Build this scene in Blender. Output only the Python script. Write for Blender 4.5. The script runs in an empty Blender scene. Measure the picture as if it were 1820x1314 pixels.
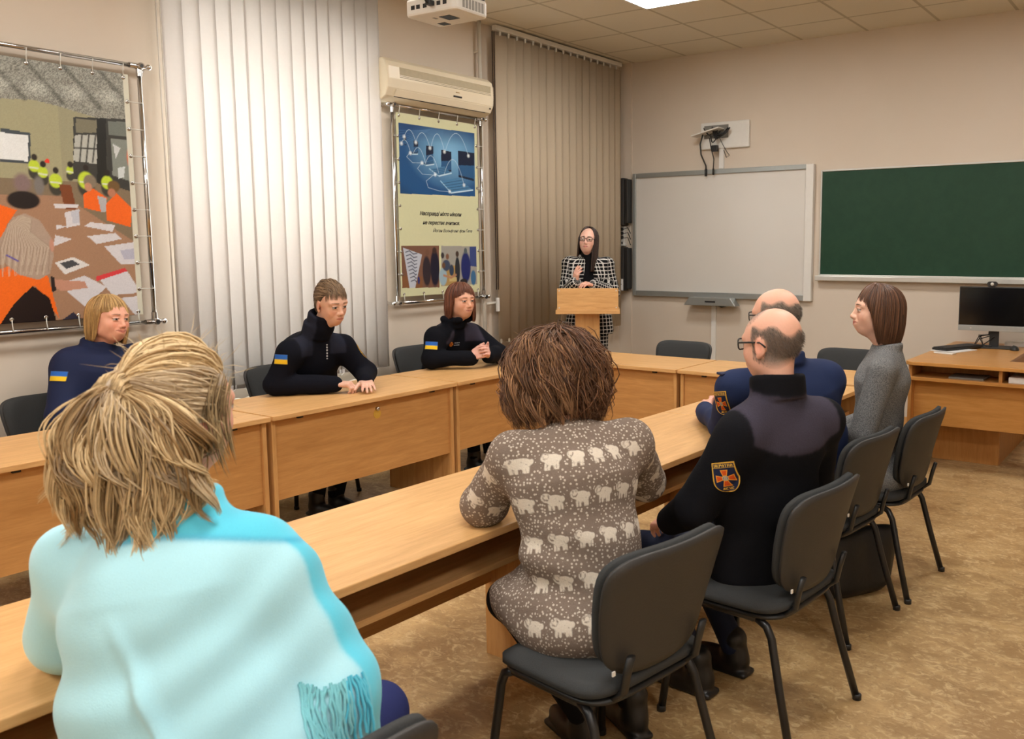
import bpy, bmesh, math, random
import numpy as np
from mathutils import Vector, Matrix
random.seed(7)
SC = bpy.context.scene
COL = SC.collection
PI = math.pi
R = math.radians

# ------------------------------------------------------------------ colours and materials
def lin(c):
    return tuple(((v/12.92) if v <= 0.04045 else ((v+0.055)/1.055)**2.4) for v in c)
def rgb(r, g, b):
    return lin((r/255, g/255, b/255))
def new_mat(name):
    m = bpy.data.materials.new(name); m.use_nodes = True
    nt = m.node_tree; nt.nodes.clear()
    out = nt.nodes.new('ShaderNodeOutputMaterial')
    b = nt.nodes.new('ShaderNodeBsdfPrincipled')
    nt.links.new(b.outputs[0], out.inputs[0])
    return m, nt, b, out
def setin(n, k, v):
    s = n.inputs[k]
    if hasattr(v, 'is_output'):
        n.id_data.links.new(v, s)
    else:
        if hasattr(s.default_value, '__len__') and len(s.default_value) == 4 and len(v) == 3: v = (*v, 1)
        s.default_value = v
def node(nt, t, **kw):
    n = nt.nodes.new(t)
    ins = kw.pop('ins', {})
    for k, v in kw.items(): setattr(n, k, v)
    for k, v in ins.items(): setin(n, k, v)
    return n
def mathn(nt, op, a, b=None, c=None):
    n = nt.nodes.new('ShaderNodeMath'); n.operation = op
    setin(n, 0, a)
    if b is not None: setin(n, 1, b)
    if c is not None: setin(n, 2, c)
    return n.outputs[0]
def mixc(nt, fac, a, b, blend='MIX'):
    n = nt.nodes.new('ShaderNodeMix'); n.data_type = 'RGBA'; n.blend_type = blend
    setin(n, 0, fac); setin(n, 6, a); setin(n, 7, b)
    return n.outputs[2]
def texco(nt, which='Object'):
    return nt.nodes.new('ShaderNodeTexCoord').outputs[which]
def noise(nt, vec, scale, detail=3, rough=.5, dist=0):
    n = node(nt, 'ShaderNodeTexNoise', ins={'Scale': scale, 'Detail': detail, 'Roughness': rough, 'Distortion': dist})
    nt.links.new(vec, n.inputs['Vector'])
    return n.outputs[0]
def bump(nt, b, h, strength=.3, dist=.01):
    n = node(nt, 'ShaderNodeBump', ins={'Strength': strength, 'Distance': dist})
    nt.links.new(h, n.inputs['Height']); nt.links.new(n.outputs[0], b.inputs['Normal'])
def plain(name, c, rough=.5, metal=0, var=.12, scale=30, bmp=0, spec=.5, sheen=0):
    """a procedural material: one colour with a little fine variation"""
    m, nt, b, o = new_mat(name)
    v = noise(nt, texco(nt), scale, 4)
    dark = tuple(x*(1-var) for x in c); light = tuple(min(1, x*(1+var)) for x in c)
    setin(b, 'Base Color', mixc(nt, v, dark, light))
    setin(b, 'Roughness', rough); setin(b, 'Metallic', metal); setin(b, 'Specular IOR Level', spec)
    if sheen: setin(b, 'Sheen Weight', sheen)
    if bmp: bump(nt, b, v, bmp, .004)
    return m
def attr_mat(name, rough=.6, attr='col', var=.06, scale=60, spec=.4, bmp=0, sub=0, sheen=0):
    m, nt, b, o = new_mat(name)
    a = node(nt, 'ShaderNodeVertexColor', layer_name=attr)
    v = noise(nt, texco(nt), scale, 3)
    c = mixc(nt, 1, a.outputs[0], mixc(nt, v, (1-var,)*3, (1+var,)*3), 'MULTIPLY')
    setin(b, 'Base Color', c); setin(b, 'Roughness', rough); setin(b, 'Specular IOR Level', spec)
    if bmp: bump(nt, b, v, bmp, .004)
    if sub:
        setin(b, 'Subsurface Weight', sub); setin(b, 'Subsurface Radius', (.012, .004, .002)); setin(b, 'Subsurface Scale', 1)
    if sheen: setin(b, 'Sheen Weight', sheen)
    return m

M = {}
def wood_mat(name, c1, c2, axis=0, rough=.38):
    m, nt, b, o = new_mat(name)
    mp = node(nt, 'ShaderNodeMapping')
    nt.links.new(texco(nt), mp.inputs[0])
    s = [14, 14, 14]; s[axis] = 1.6
    mp.inputs['Scale'].default_value = s
    n1 = noise(nt, mp.outputs[0], 2.2, 6, .62, .4)
    s2 = node(nt, 'ShaderNodeMapping'); nt.links.new(texco(nt), s2.inputs[0])
    q = [90, 90, 90]; q[axis] = 7; s2.inputs['Scale'].default_value = q
    n2 = noise(nt, s2.outputs[0], 1.6, 3, .6)
    f = mathn(nt, 'ADD', mathn(nt, 'MULTIPLY', n1, .7), mathn(nt, 'MULTIPLY', n2, .3))
    rmp = node(nt, 'ShaderNodeMapRange', ins={1: .36, 2: .66}); nt.links.new(f, rmp.inputs[0])
    setin(b, 'Base Color', mixc(nt, rmp.outputs[0], c1, c2))
    setin(b, 'Roughness', rough); setin(b, 'Specular IOR Level', .35)
    return m
M['wood'] = wood_mat('beech_laminate', rgb(198, 150, 94), rgb(222, 176, 118), 0)
M['woody'] = wood_mat('beech_laminate_upright', rgb(190, 140, 84), rgb(214, 166, 106), 2)
M['woodp'] = wood_mat('beech_laminate_panel', rgb(184, 132, 76), rgb(206, 154, 94), 0)
M['wood2'] = wood_mat('beech_laminate_desk', rgb(186, 130, 66), rgb(206, 150, 84), 0, .3)
M['wood2v'] = wood_mat('beech_laminate_desk_upright', rgb(178, 122, 64), rgb(200, 144, 80), 2)
M['black_plastic'] = plain('black_plastic', rgb(32, 32, 32), .45)
M['shell'] = plain('charcoal_moulded_plastic', rgb(50, 48, 46), .55, var=.06, scale=200, bmp=.15)
M['cloth'] = plain('charcoal_woven_seat_fabric', rgb(60, 61, 61), .95, var=.3, scale=420, bmp=.4, spec=.2)
M['tube'] = plain('black_enamelled_tube', rgb(26, 26, 27), .32)
M['chrome'] = plain('polished_chrome', rgb(205, 205, 205), .14, 1, .04)
M['white_metal'] = plain('white_enamelled_metal', rgb(214, 212, 205), .4, var=.04)
M['white_plastic'] = plain('white_plastic', rgb(222, 220, 214), .4, var=.04)
M['ac'] = plain('aged_cream_plastic', rgb(226, 214, 188), .35, var=.05, scale=6)
M['grey_metal'] = plain('grey_anodised_aluminium', rgb(168, 172, 170), .35, .6, .05)
M['alu'] = plain('satin_aluminium', rgb(205, 205, 200), .35, .5, .05)
M['screen'] = plain('black_glass_screen', rgb(9, 9, 9), .12, var=.05)
M['cable'] = plain('black_rubber_cable', rgb(20, 20, 20), .5)
M['white_paint'] = plain('white_gloss_paint', rgb(214, 208, 196), .35, var=.04)
M['paper'] = plain('white_paper', rgb(228, 226, 222), .7, var=.03)
M['board_white'] = plain('white_enamel_board', rgb(214, 210, 203), .3, var=.03, scale=3)

# ------------------------------------------------------------------ mesh building
class MB:
    def __init__(s): s.v = []; s.f = []
    def add(s, vs, fs):
        o = len(s.v); s.v += [tuple(map(float, p)) for p in vs]; s.f += [tuple(i+o for i in f) for f in fs]
        return s
    def box(s, c, d, rot=None):
        x, y, z = (k/2 for k in d)
        vs = [Vector((a*x, b*y, e*z)) for a in (-1, 1) for b in (-1, 1) for e in (-1, 1)]
        if rot is not None: vs = [rot @ p for p in vs]
        vs = [p+Vector(c) for p in vs]
        return s.add(vs, [(0, 1, 3, 2), (4, 6, 7, 5), (0, 4, 5, 1), (2, 3, 7, 6), (0, 2, 6, 4), (1, 5, 7, 3)])
    def span(s, a, b):
        return s.box([(p+q)/2 for p, q in zip(a, b)], [abs(q-p) for p, q in zip(a, b)])
    def tube(s, pts, r, seg=8, cap=True, flat=1.0):
        pts = [Vector(p) for p in pts]; n = len(pts)
        rs = r if hasattr(r, '__len__') else [r]*n
        rings = []; up = None
        for i, p in enumerate(pts):
            t = (pts[min(i+1, n-1)]-pts[max(i-1, 0)]).normalized()
            if up is None:
                up = Vector((0, 0, 1)) if abs(t.z) < .9 else Vector((1, 0, 0))
            a = t.cross(up)
            if a.length < 1e-5: a = t.orthogonal()
            a.normalize(); b = a.cross(t).normalized(); up = b
            rings.append([p+(a*math.cos(2*PI*k/seg)*flat+b*math.sin(2*PI*k/seg))*rs[i] for k in range(seg)])
        vs = [q for rg in rings for q in rg]
        fs = [(i*seg+k, i*seg+(k+1) % seg, (i+1)*seg+(k+1) % seg, (i+1)*seg+k) for i in range(n-1) for k in range(seg)]
        if cap: fs += [tuple(range(seg))[::-1], tuple((n-1)*seg+k for k in range(seg))]
        return s.add(vs, fs)
    def prism(s, poly, lo, hi, axis=2):
        """polygon in the two other axes, extruded along axis"""
        n = len(poly)
        def P(p, h):
            q = list(p); q.insert(axis, h); return q
        vs = [P(p, lo) for p in poly]+[P(p, hi) for p in poly]
        fs = [tuple(range(n))[::-1], tuple(range(n, 2*n))]+[(i, (i+1) % n, n+(i+1) % n, n+i) for i in range(n)]
        return s.add(vs, fs)
    def lathe(s, prof, c=(0, 0, 0), seg=20, rot=None):
        vs = []; n = len(prof)
        for r, z in prof:
            for k in range(seg):
                a = 2*PI*k/seg; p = Vector((r*math.cos(a), r*math.sin(a), z))
                if rot is not None: p = rot @ p
                vs.append(p+Vector(c))
        fs = [(i*seg+k, i*seg+(k+1) % seg, (i+1)*seg+(k+1) % seg, (i+1)*seg+k) for i in range(n-1) for k in range(seg)]
        fs += [tuple(range(seg))[::-1], tuple((n-1)*seg+k for k in range(seg))]
        return s.add(vs, fs)
    def ball(s, c, r, seg=12, rings=8):
        rr = r if hasattr(r, '__len__') else (r, r, r)
        vs = [(c[0], c[1], c[2]+rr[2])]; fs = []
        for i in range(1, rings):
            a = PI*i/rings
            for k in range(seg):
                b = 2*PI*k/seg
                vs.append((c[0]+rr[0]*math.sin(a)*math.cos(b), c[1]+rr[1]*math.sin(a)*math.sin(b), c[2]+rr[2]*math.cos(a)))
        vs.append((c[0], c[1], c[2]-rr[2])); L = len(vs)-1
        for k in range(seg):
            fs.append((0, 1+k, 1+(k+1) % seg)); fs.append((L, L-seg+(k+1) % seg, L-seg+k))
        for i in range(rings-2):
            for k in range(seg):
                a = 1+i*seg; fs.append((a+k, a+seg+k, a+seg+(k+1) % seg, a+(k+1) % seg))
        return s.add(vs, fs)
    def build(s, name, mat, parent=None, smooth=False, bevel=0, **kw):
        me = bpy.data.meshes.new(name); me.from_pydata(s.v, [], s.f); me.validate()
        return link(name, me, mat, parent, smooth, bevel, **kw)

def fixnormals(me):
    bm = bmesh.new(); bm.from_mesh(me); bmesh.ops.recalc_face_normals(bm, faces=bm.faces); bm.to_mesh(me); bm.free()
def link(name, me, mat, parent=None, smooth=False, bevel=0, fix=True, angle=None):
    if fix: fixnormals(me)
    o = bpy.data.objects.new(name, me); COL.objects.link(o)
    if mat is not None: me.materials.append(mat)
    if parent is not None: o.parent = parent
    if smooth:
        for p in me.polygons: p.use_smooth = True
        if angle: me.set_sharp_from_angle(angle=angle)
    if bevel:
        b = o.modifiers.new('bevel', 'BEVEL'); b.width = bevel; b.segments = 2; b.limit_method = 'ANGLE'; b.angle_limit = R(40)
    return o
def tag(o, label, cat, group=None, kind=None):
    o['label'] = label
    if cat: o['category'] = cat
    if group: o['group'] = group
    if kind: o['kind'] = kind
    return o
def thing(name, label, cat, loc=(0, 0, 0), rz=0, group=None):
    o = bpy.data.objects.new(name, None); COL.objects.link(o); o.empty_display_size = .1
    o.location = loc; o.rotation_euler = (0, 0, rz)
    return tag(o, label, cat, group)
def struct(o, label=None):
    o['kind'] = 'structure'
    if label: o['label'] = label
    return o
def dup(root, loc, rz, label, group=None):
    r = root.copy(); COL.objects.link(r); r.location = loc; r.rotation_euler = (0, 0, rz); r['label'] = label
    if group: r['group'] = group
    for ch in list(root.children):
        c = ch.copy(); COL.objects.link(c); c.parent = r
        for g in list(ch.children):
            d = g.copy(); COL.objects.link(d); d.parent = c
    return r
def pair(a, b, t): return [p+(q-p)*t for p, q in zip(a, b)]
def arcpts(c, r, a0, a1, n=8):
    return [(c[0]+r*math.cos(a0+(a1-a0)*i/n), c[1]+r*math.sin(a0+(a1-a0)*i/n)) for i in range(n+1)]
def rrect(w, h, r, n=6, cx=0, cy=0):
    p = []
    for sx, sy, a in ((1, 1, 0), (-1, 1, PI/2), (-1, -1, PI), (1, -1, 1.5*PI)):
        p += arcpts((cx+sx*(w/2-r), cy+sy*(h/2-r)), r, a, a+PI/2, n)
    return p

# ------------------------------------------------------------------ the room
WX, WY, CZ = -5.154, 8.005, 3.445       # left wall, back wall, ceiling
RX, RY = 2.6, -2.2                      # right wall and the wall behind
def wall_mat():
    m, nt, b, o = new_mat('cream_painted_plaster')
    v = texco(nt)
    n1 = noise(nt, v, 1.2, 4, .6); n2 = noise(nt, v, 140, 2)
    setin(b, 'Base Color', mixc(nt, n1, rgb(204, 191, 174), rgb(215, 203, 188)))
    setin(b, 'Roughness', .7); setin(b, 'Specular IOR Level', .25)
    bump(nt, b, n2, .08, .002)
    return m
M['wall'] = wall_mat()
def floor_mat():
    m, nt, b, o = new_mat('mottled_ochre_linoleum')
    v = texco(nt)
    mp = node(nt, 'ShaderNodeMapping'); nt.links.new(v, mp.inputs[0]); mp.inputs['Scale'].default_value = (1, 1.5, 1); mp.inputs['Rotation'].default_value = (0, 0, .5)
    n1 = noise(nt, mp.outputs[0], 3.2, 5, .6, .8)
    n2 = noise(nt, mp.outputs[0], 17, 5, .62, 1.6)
    n3 = noise(nt, mp.outputs[0], 30, 3, .5, 2.6)
    c = mixc(nt, node_ramp(nt, n1, .38, .64), rgb(152, 120, 78), rgb(188, 156, 108))
    c = mixc(nt, mathn(nt, 'MULTIPLY', node_ramp(nt, n2, .5, .66), .7), c, rgb(212, 186, 140))
    c = mixc(nt, mathn(nt, 'MULTIPLY', node_ramp(nt, n3, .56, .68), .5), c, rgb(128, 96, 60))
    setin(b, 'Base Color', c); setin(b, 'Roughness', .38); setin(b, 'Specular IOR Level', .35)
    return m
def node_ramp(nt, v, a, b):
    n = node(nt, 'ShaderNodeMapRange', ins={1: a, 2: b}); nt.links.new(v, n.inputs[0]); return n.outputs[0]
M['floor'] = floor_mat()
def ceil_mat():
    m, nt, b, o = new_mat('suspended_ceiling_tiles')
    sx = node(nt, 'ShaderNodeSeparateXYZ'); nt.links.new(texco(nt), sx.inputs[0])
    def line(c, off):
        f = mathn(nt, 'FRACT', mathn(nt, 'DIVIDE', mathn(nt, 'ADD', c, off), .6))
        return mathn(nt, 'LESS_THAN', mathn(nt, 'ABSOLUTE', mathn(nt, 'SUBTRACT', f, .5)), .021)
    g = mathn(nt, 'MAXIMUM', line(sx.outputs[0], 3.78+6.3), line(sx.outputs[1], -6.25+9.3))
    n2 = noise(nt, texco(nt), 90, 3)
    t = mixc(nt, n2, rgb(212, 205, 188), rgb(222, 215, 198))
    setin(b, 'Base Color', mixc(nt, g, t, rgb(184, 176, 156))); setin(b, 'Roughness', .85); setin(b, 'Specular IOR Level', .1)
    bump(nt, b, mathn(nt, 'SUBTRACT', 1, g), .5, .006)
    return m
M['ceiling'] = ceil_mat()
T = .25
struct(MB().span((WX-T, RY-T, -.1), (RX+T, WY+T, 0)).build('floor', M['floor']), 'mottled ochre linoleum floor')
struct(MB().span((WX-T, RY-T, CZ), (RX+T, WY+T, CZ+.1)).build('ceiling', M['ceiling']), 'suspended ceiling of square cream tiles')
WIN = (3.06, 4.58, .72, 3.2)             # opening behind the left blinds
w = MB()
w.span((WX-T, RY-T, 0), (WX, WIN[0], CZ)); w.span((WX-T, WIN[1], 0), (WX, WY+T, CZ))
w.span((WX-T, WIN[0], 0), (WX, WIN[1], WIN[2])); w.span((WX-T, WIN[0], WIN[3]), (WX, WIN[1], CZ))
struct(w.build('wall_left', M['wall']), 'cream wall with banners and blinds')
struct(MB().span((WX, WY, 0), (RX, WY+T, CZ)).build('wall_back', M['wall']), 'cream wall with the two boards')
struct(MB().span((RX, RY-T, 0), (RX+T, WY+T, CZ)).build('wall_right', M['wall']))
struct(MB().span((WX, RY-T, 0), (RX, RY, CZ)).build('wall_rear', M['wall']))
struct(MB().span((WX, WY-.02, 0), (WX+.15, WY, CZ)).build('trim_1', M['wall']), 'cream flat strip in the room corner')
sk = MB().span((WX+.15, WY-.018, 0), (RX, WY, .07)).build('baseboard_back', M['woody'], bevel=.004); struct(sk)
sk = MB().span((WX, RY, 0), (WX+.018, WY-.02, .07)).build('baseboard_left', M['woody'], bevel=.004); struct(sk)
# window behind the left blinds
gm, nt, b, o = new_mat('window_glass')
tr = node(nt, 'ShaderNodeBsdfTransparent', ins={0: (.93, .95, .95, 1)}); gl = node(nt, 'ShaderNodeBsdfGlossy', ins={'Roughness': .02})
mx = node(nt, 'ShaderNodeMixShader', ins={0: .06}); nt.links.new(tr.outputs[0], mx.inputs[1]); nt.links.new(gl.outputs[0], mx.inputs[2]); nt.links.new(mx.outputs[0], o.inputs[0])
wt = struct(thing('window_1', 'white framed window behind the tall left blinds', None, (WX-.1, (WIN[0]+WIN[1])/2, WIN[2])))
hw, hh = (WIN[1]-WIN[0])/2, WIN[3]-WIN[2]
fr = MB()
for a, c in (((-.03, -hw, 0), (.03, -hw+.06, hh)), ((-.03, hw-.06, 0), (.03, hw, hh)), ((-.03, -hw, 0), (.03, hw, .06)), ((-.03, -hw, hh-.06), (.03, hw, hh)), ((-.03, -.03, 0), (.03, .03, hh))): fr.span(a, c)
fr.build('window_frame', M['white_paint'], wt); MB().span((-.004, -hw, 0), (.004, hw, hh)).build('window_pane', gm, wt)

# ------------------------------------------------------------------ ceiling lamps
em, nt, b, o = new_mat('lit_diffuser')
e = node(nt, 'ShaderNodeEmission', ins={0: (1, .975, .94, 1), 1: 30.0}); nt.links.new(e.outputs[0], o.inputs[0])
M['lamp'] = em
lamp = None
places = [(-3.48, 5.95, 'lit square ceiling panel above the lectern end of the room')]
for lx in (-3.48, -1.08, 1.32):
    for ly in (5.95, 3.55, 1.15, -1.25):
        if (lx, ly) in ((-3.48, 5.95), (1.32, 5.95), (1.32, 3.55)): continue
        side = {-3.48: 'window', -1.08: 'middle', 1.32: 'far right'}[lx]; pos = {5.95: 'nearest the boards', 3.55: 'second from the boards', 1.15: 'third from the boards', -1.25: 'at the rear wall'}[ly]
        places.append((lx, ly, 'lit square ceiling panel of the %s row, %s' % (side, pos)))
for lx, ly, lab in places:
    if lamp is None:
        lamp = thing('ceiling_light', lab, 'ceiling light', (lx, ly, CZ), 0, 'square ceiling panels')
        q = MB()
        for a in (0, PI/2, PI, 1.5*PI):
            rm = Matrix.Rotation(a, 3, 'Z'); q.box(rm @ Vector((0, .288, -.006)), (.6, .024, .014), rm)
        q.build('frame', M['white_metal'], lamp); MB().box((0, 0, -.006), (.55, .55, .008)).build('diffuser', em, lamp)
    else: dup(lamp, (lx, ly, CZ), 0, lab)

# ------------------------------------------------------------------ desks of the horseshoe
def desk(L, D, loc, rz, label, lock=False, name='conference_desk'):
    """local x along the length, +y the sitters' side, -y the panelled side"""
    t = thing(name, label, 'desk', loc, rz, 'desks of the horseshoe')
    h = D/2
    MB().box((0, 0, .7375), (L-.004, D, .025)).build('tabletop', M['wood'], t, bevel=.003)
    for s in (-1, 1):
        MB().box((s*(L/2-.022), .005, .3625), (.024, D-.05, .725)).build('side_panel', M['woody'], t, bevel=.0015)
    MB().span((-L/2+.034, -h+.045, .30), (L/2-.034, -h+.063, .725))  .build('modesty_panel', M['woodp'], t, bevel=.0015)
    MB().span((-L/2+.034, -h+.063, .585), (L/2-.034, h-.075, .605)).build('shelf', M['wood'], t, bevel=.0015)
    for x in (-.36*L, .36*L): MB().box((x, -h+.036, .718), (.03, .018, .014)).build('corner_bracket', M['black_plastic'], t)
    if lock:
        k = MB().lathe([(.012, 0), (.012, .012), (.009, .016)], (0.05, -h+.045, .675), 16, Matrix.Rotation(PI/2, 3, 'X')).build('lock', M['chrome'], t, True)
        MB().lathe([(.027, 0), (.027, .002)], (0.05, -h+.045, .645), 28, Matrix.Rotation(PI/2, 3, 'X')).build('paper_tag', plain('yellow_paper_tag', rgb(205, 160, 60), .6), t)
    return t
LC = -4.14
def leftdesk(y0, y1, lab, lock=False): return desk(y1-y0, .62, (LC, (y0+y1)/2, 0), PI/2, lab, lock)
leftdesk(.03, 1.37, 'beech desk at the left edge, in front of the seated blonde uniformed woman', )
leftdesk(1.38, 2.72, 'beech desk behind the turquoise shawl, left of the desk with the lock')
leftdesk(2.73, 4.07, 'beech desk with a chrome lock and yellow tag on its front panel', True)
leftdesk(4.08, 5.27, 'beech desk before the red-haired uniformed woman, right of the locked desk')
# back row: sitters toward the boards
def backdesk(x0, x1, lab): return desk(x1-x0, .62, ((x0+x1)/2, 5.60, 0), 0, lab)
backdesk(-4.30, -2.955, 'beech desk closing the horseshoe in front of the lectern')
backdesk(-2.945, -1.60, 'beech desk closing the horseshoe behind the two bald men')
# near row
NR = math.atan2(1, .025)
def neardesk(y0, y1, lab):
    ym = (y0+y1)/2
    return desk(y1-y0-.002, .58, (-2.0+.025*(ym-2.5), ym, 0), NR+PI, lab)
neardesk(3.90, 5.24, 'beech desk of the near row under the folded hands in blue sleeves')
neardesk(2.56, 3.90, 'beech desk of the near row between the curly-haired woman and the bald men')
neardesk(1.22, 2.56, 'beech desk of the near row between the shawl and the sheep-pattern cardigan')
neardesk(-.12, 1.22, 'beech desk of the near row at the lower left edge of the view')

# ------------------------------------------------------------------ chairs
def bent_pad(w, h, thick, rc, curve, nx=14, nz=14, bulge=.012, dome=.0):
    """rounded slab in the local xz plane, curved about the vertical, front at +y"""
    def inside(u, v):   # squircle mapping of the unit square into a rounded rectangle
        p = 5.0
        n = (abs(u)**p+abs(v)**p)**(1/p); m = max(abs(u), abs(v))
        s = (m/n) if n > 1e-9 else 1
        return u*s*w/2, v*s*h/2
    V = []; F = []
    for side in (1, -1):
        for j in range(nz+1):
            for i in range(nx+1):
                u = -1+2*i/nx; v = -1+2*j/nz
                x, z = inside(u, v)
                e = max(abs(u), abs(v)); ed = 1-max(0, (e-.72)/.28)**2*.55
                y = side*thick/2*ed+curve*(x/(w/2))**2+(bulge*(1-u*u)*(1-v*v) if side > 0 else 0)+dome*v*v
                V.append((x, y, z))
    N = (nx+1)*(nz+1)
    for s in (0, 1):
        for j in range(nz):
            for i in range(nx):
                a = s*N+j*(nx+1)+i; q = (a, a+1, a+nx+2, a+nx+1)
                F.append(q if s else q[::-1])
    edge = [i for i in range(nx)]+[nx+j*(nx+1) for j in range(nz)]+[N-1-i for i in range(nx)]+[(nz-j)*(nx+1) for j in range(nz)]
    for a, b2 in zip(edge, edge[1:]+edge[:1]): F.append((a, b2, b2+N, a+N))
    return V, F
def make_chair(label):
    """local +y is where the sitter looks"""
    t = thing('conference_chair', label, 'chair', (0, 0, 0), 0, 'charcoal conference chairs')
    V, F = bent_pad(.475, .43, .05, .09, .0, 16, 16, .012)
    sv = []
    for x, y, z in V:   # turn the slab flat, waterfall at the front
        yy = z; zz = .452+y
        if yy > .10: zz -= (yy-.10)**2*1.7
        if yy < -.12: zz += (yy+.12)**2*1.2
        sv.append((x, yy, zz))
    MB().add(sv, F).build('seat', M['cloth'], t, True)
    V, F = bent_pad(.455, .41, .022, .09, .0, 14, 14, 0)
    MB().add([(x, z, .424+y-(max(0, z-.1)**2*1.7)) for x, y, z in V], F).build('seat_shell', M['black_plastic'], t, True)
    rot = Matrix.Rotation(R(12), 3, 'X')
    def bk(V, off): return [tuple(rot @ Vector((x, y+off, z))+Vector((0, -.235, .665))) for x, y, z in V]
    def shape(V): return [(x*(1+.10*z/.17)*(1 if z > 0 else 1-.06*abs(z)/.17), y, z) for x, y, z in V]
    V, F = bent_pad(.455, .345, .034, .09, .035, 16, 16, .01, -.008)
    MB().add(bk(shape(V), .010), F).build('backrest', M['cloth'], t, True)
    V, F = bent_pad(.465, .352, .020, .09, .035, 16, 16, 0, -.008)
    MB().add(bk(shape(V), -.016), F).build('back_shell', M['shell'], t, True)
    for s in (-1, 1):
        MB().tube([(s*.15, -.10, .418), (s*.15, -.185, .422), (s*.152, -.225, .455), (s*.152, -.236, .51), (s*.152, -.25, .56)], [.009]*5, 10, True, 1.7).build('back_bracket', M['black_plastic'], t, True)
        # front leg bends into the side rail
        fl = MB().tube([(s*.245, .225, 0), (s*.225, .205, .20), (s*.21, .19, .36), (s*.208, .175, .395), (s*.205, .14, .412)], .0135, 12).build('leg', M['tube'], t, True)
        MB().lathe([(.016, 0), (.016, .018), (.0145, .02)], (s*.245, .225, 0), 12).build('foot_cap', M['black_plastic'], fl, True)
        rl = MB().tube([(s*.25, -.27, 0), (s*.228, -.215, .20), (s*.212, -.175, .36), (s*.209, -.155, .395), (s*.205, -.12, .412)], .0135, 12).build('leg', M['tube'], t, True)
        MB().lathe([(.016, 0), (.016, .018), (.0145, .02)], (s*.25, -.27, 0), 12).build('foot_cap', M['black_plastic'], rl, True)
        MB().tube([(s*.205, .14, .412), (s*.205, -.12, .412)], .0135, 12).build('side_rail', M['tube'], t, True)
    MB().tube([(-.205, .10, .405), (.205, .10, .405)], .010, 8).build('cross_bar', M['tube'], t, True)
    MB().tube([(-.205, -.10, .405), (.205, -.10, .405)], .010, 8).build('cross_bar', M['tube'], t, True)
    MB().box((-.205, -.238, .53), (.010, .004, .012)).build('maker_label', M['white_plastic'], t)
    return t
CH = [
 (-1.37, 2.02, 171, 'charcoal chair under the woman in the sheep-pattern cardigan, nearest whole chair'),
 (-1.22, 2.76, 175, 'charcoal chair under the bald man in the black fleece'),
 (-1.33, 3.63, 174, 'charcoal chair under the bald man in the blue jacket, mostly hidden'),
 (-1.27, 4.21, 177, 'charcoal chair behind the woman in the grey jacket, farthest of the near row'),
 (-1.315, .83, 170, 'charcoal chair under the woman in the turquoise shawl, at the bottom edge'),
 (-4.76, 4.87, 0, 'charcoal chair against the wall behind the red-haired uniformed woman'),
 (-4.74, 3.60, 0, 'charcoal chair in front of the tall blinds behind the leaning dark-uniformed woman'),
 (-4.76, 2.22, 0, 'charcoal chair under the large left banner behind the blonde uniformed woman'),
 (-3.40, 5.98, -90, 'empty charcoal chair tucked behind the back desk, below the whiteboard tray'),
 (-2.12, 6.16, -90, 'empty charcoal chair behind the back desk, partly hidden by the grey jacket'),
]
ch0 = None
for x, y, a, lab in CH:
    rz = R(a-90)
    if ch0 is None:
        ch0 = make_chair(lab); ch0.location = (x, y, 0); ch0.rotation_euler = (0, 0, rz)
    else: dup(ch0, (x, y, 0), rz, lab)
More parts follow.
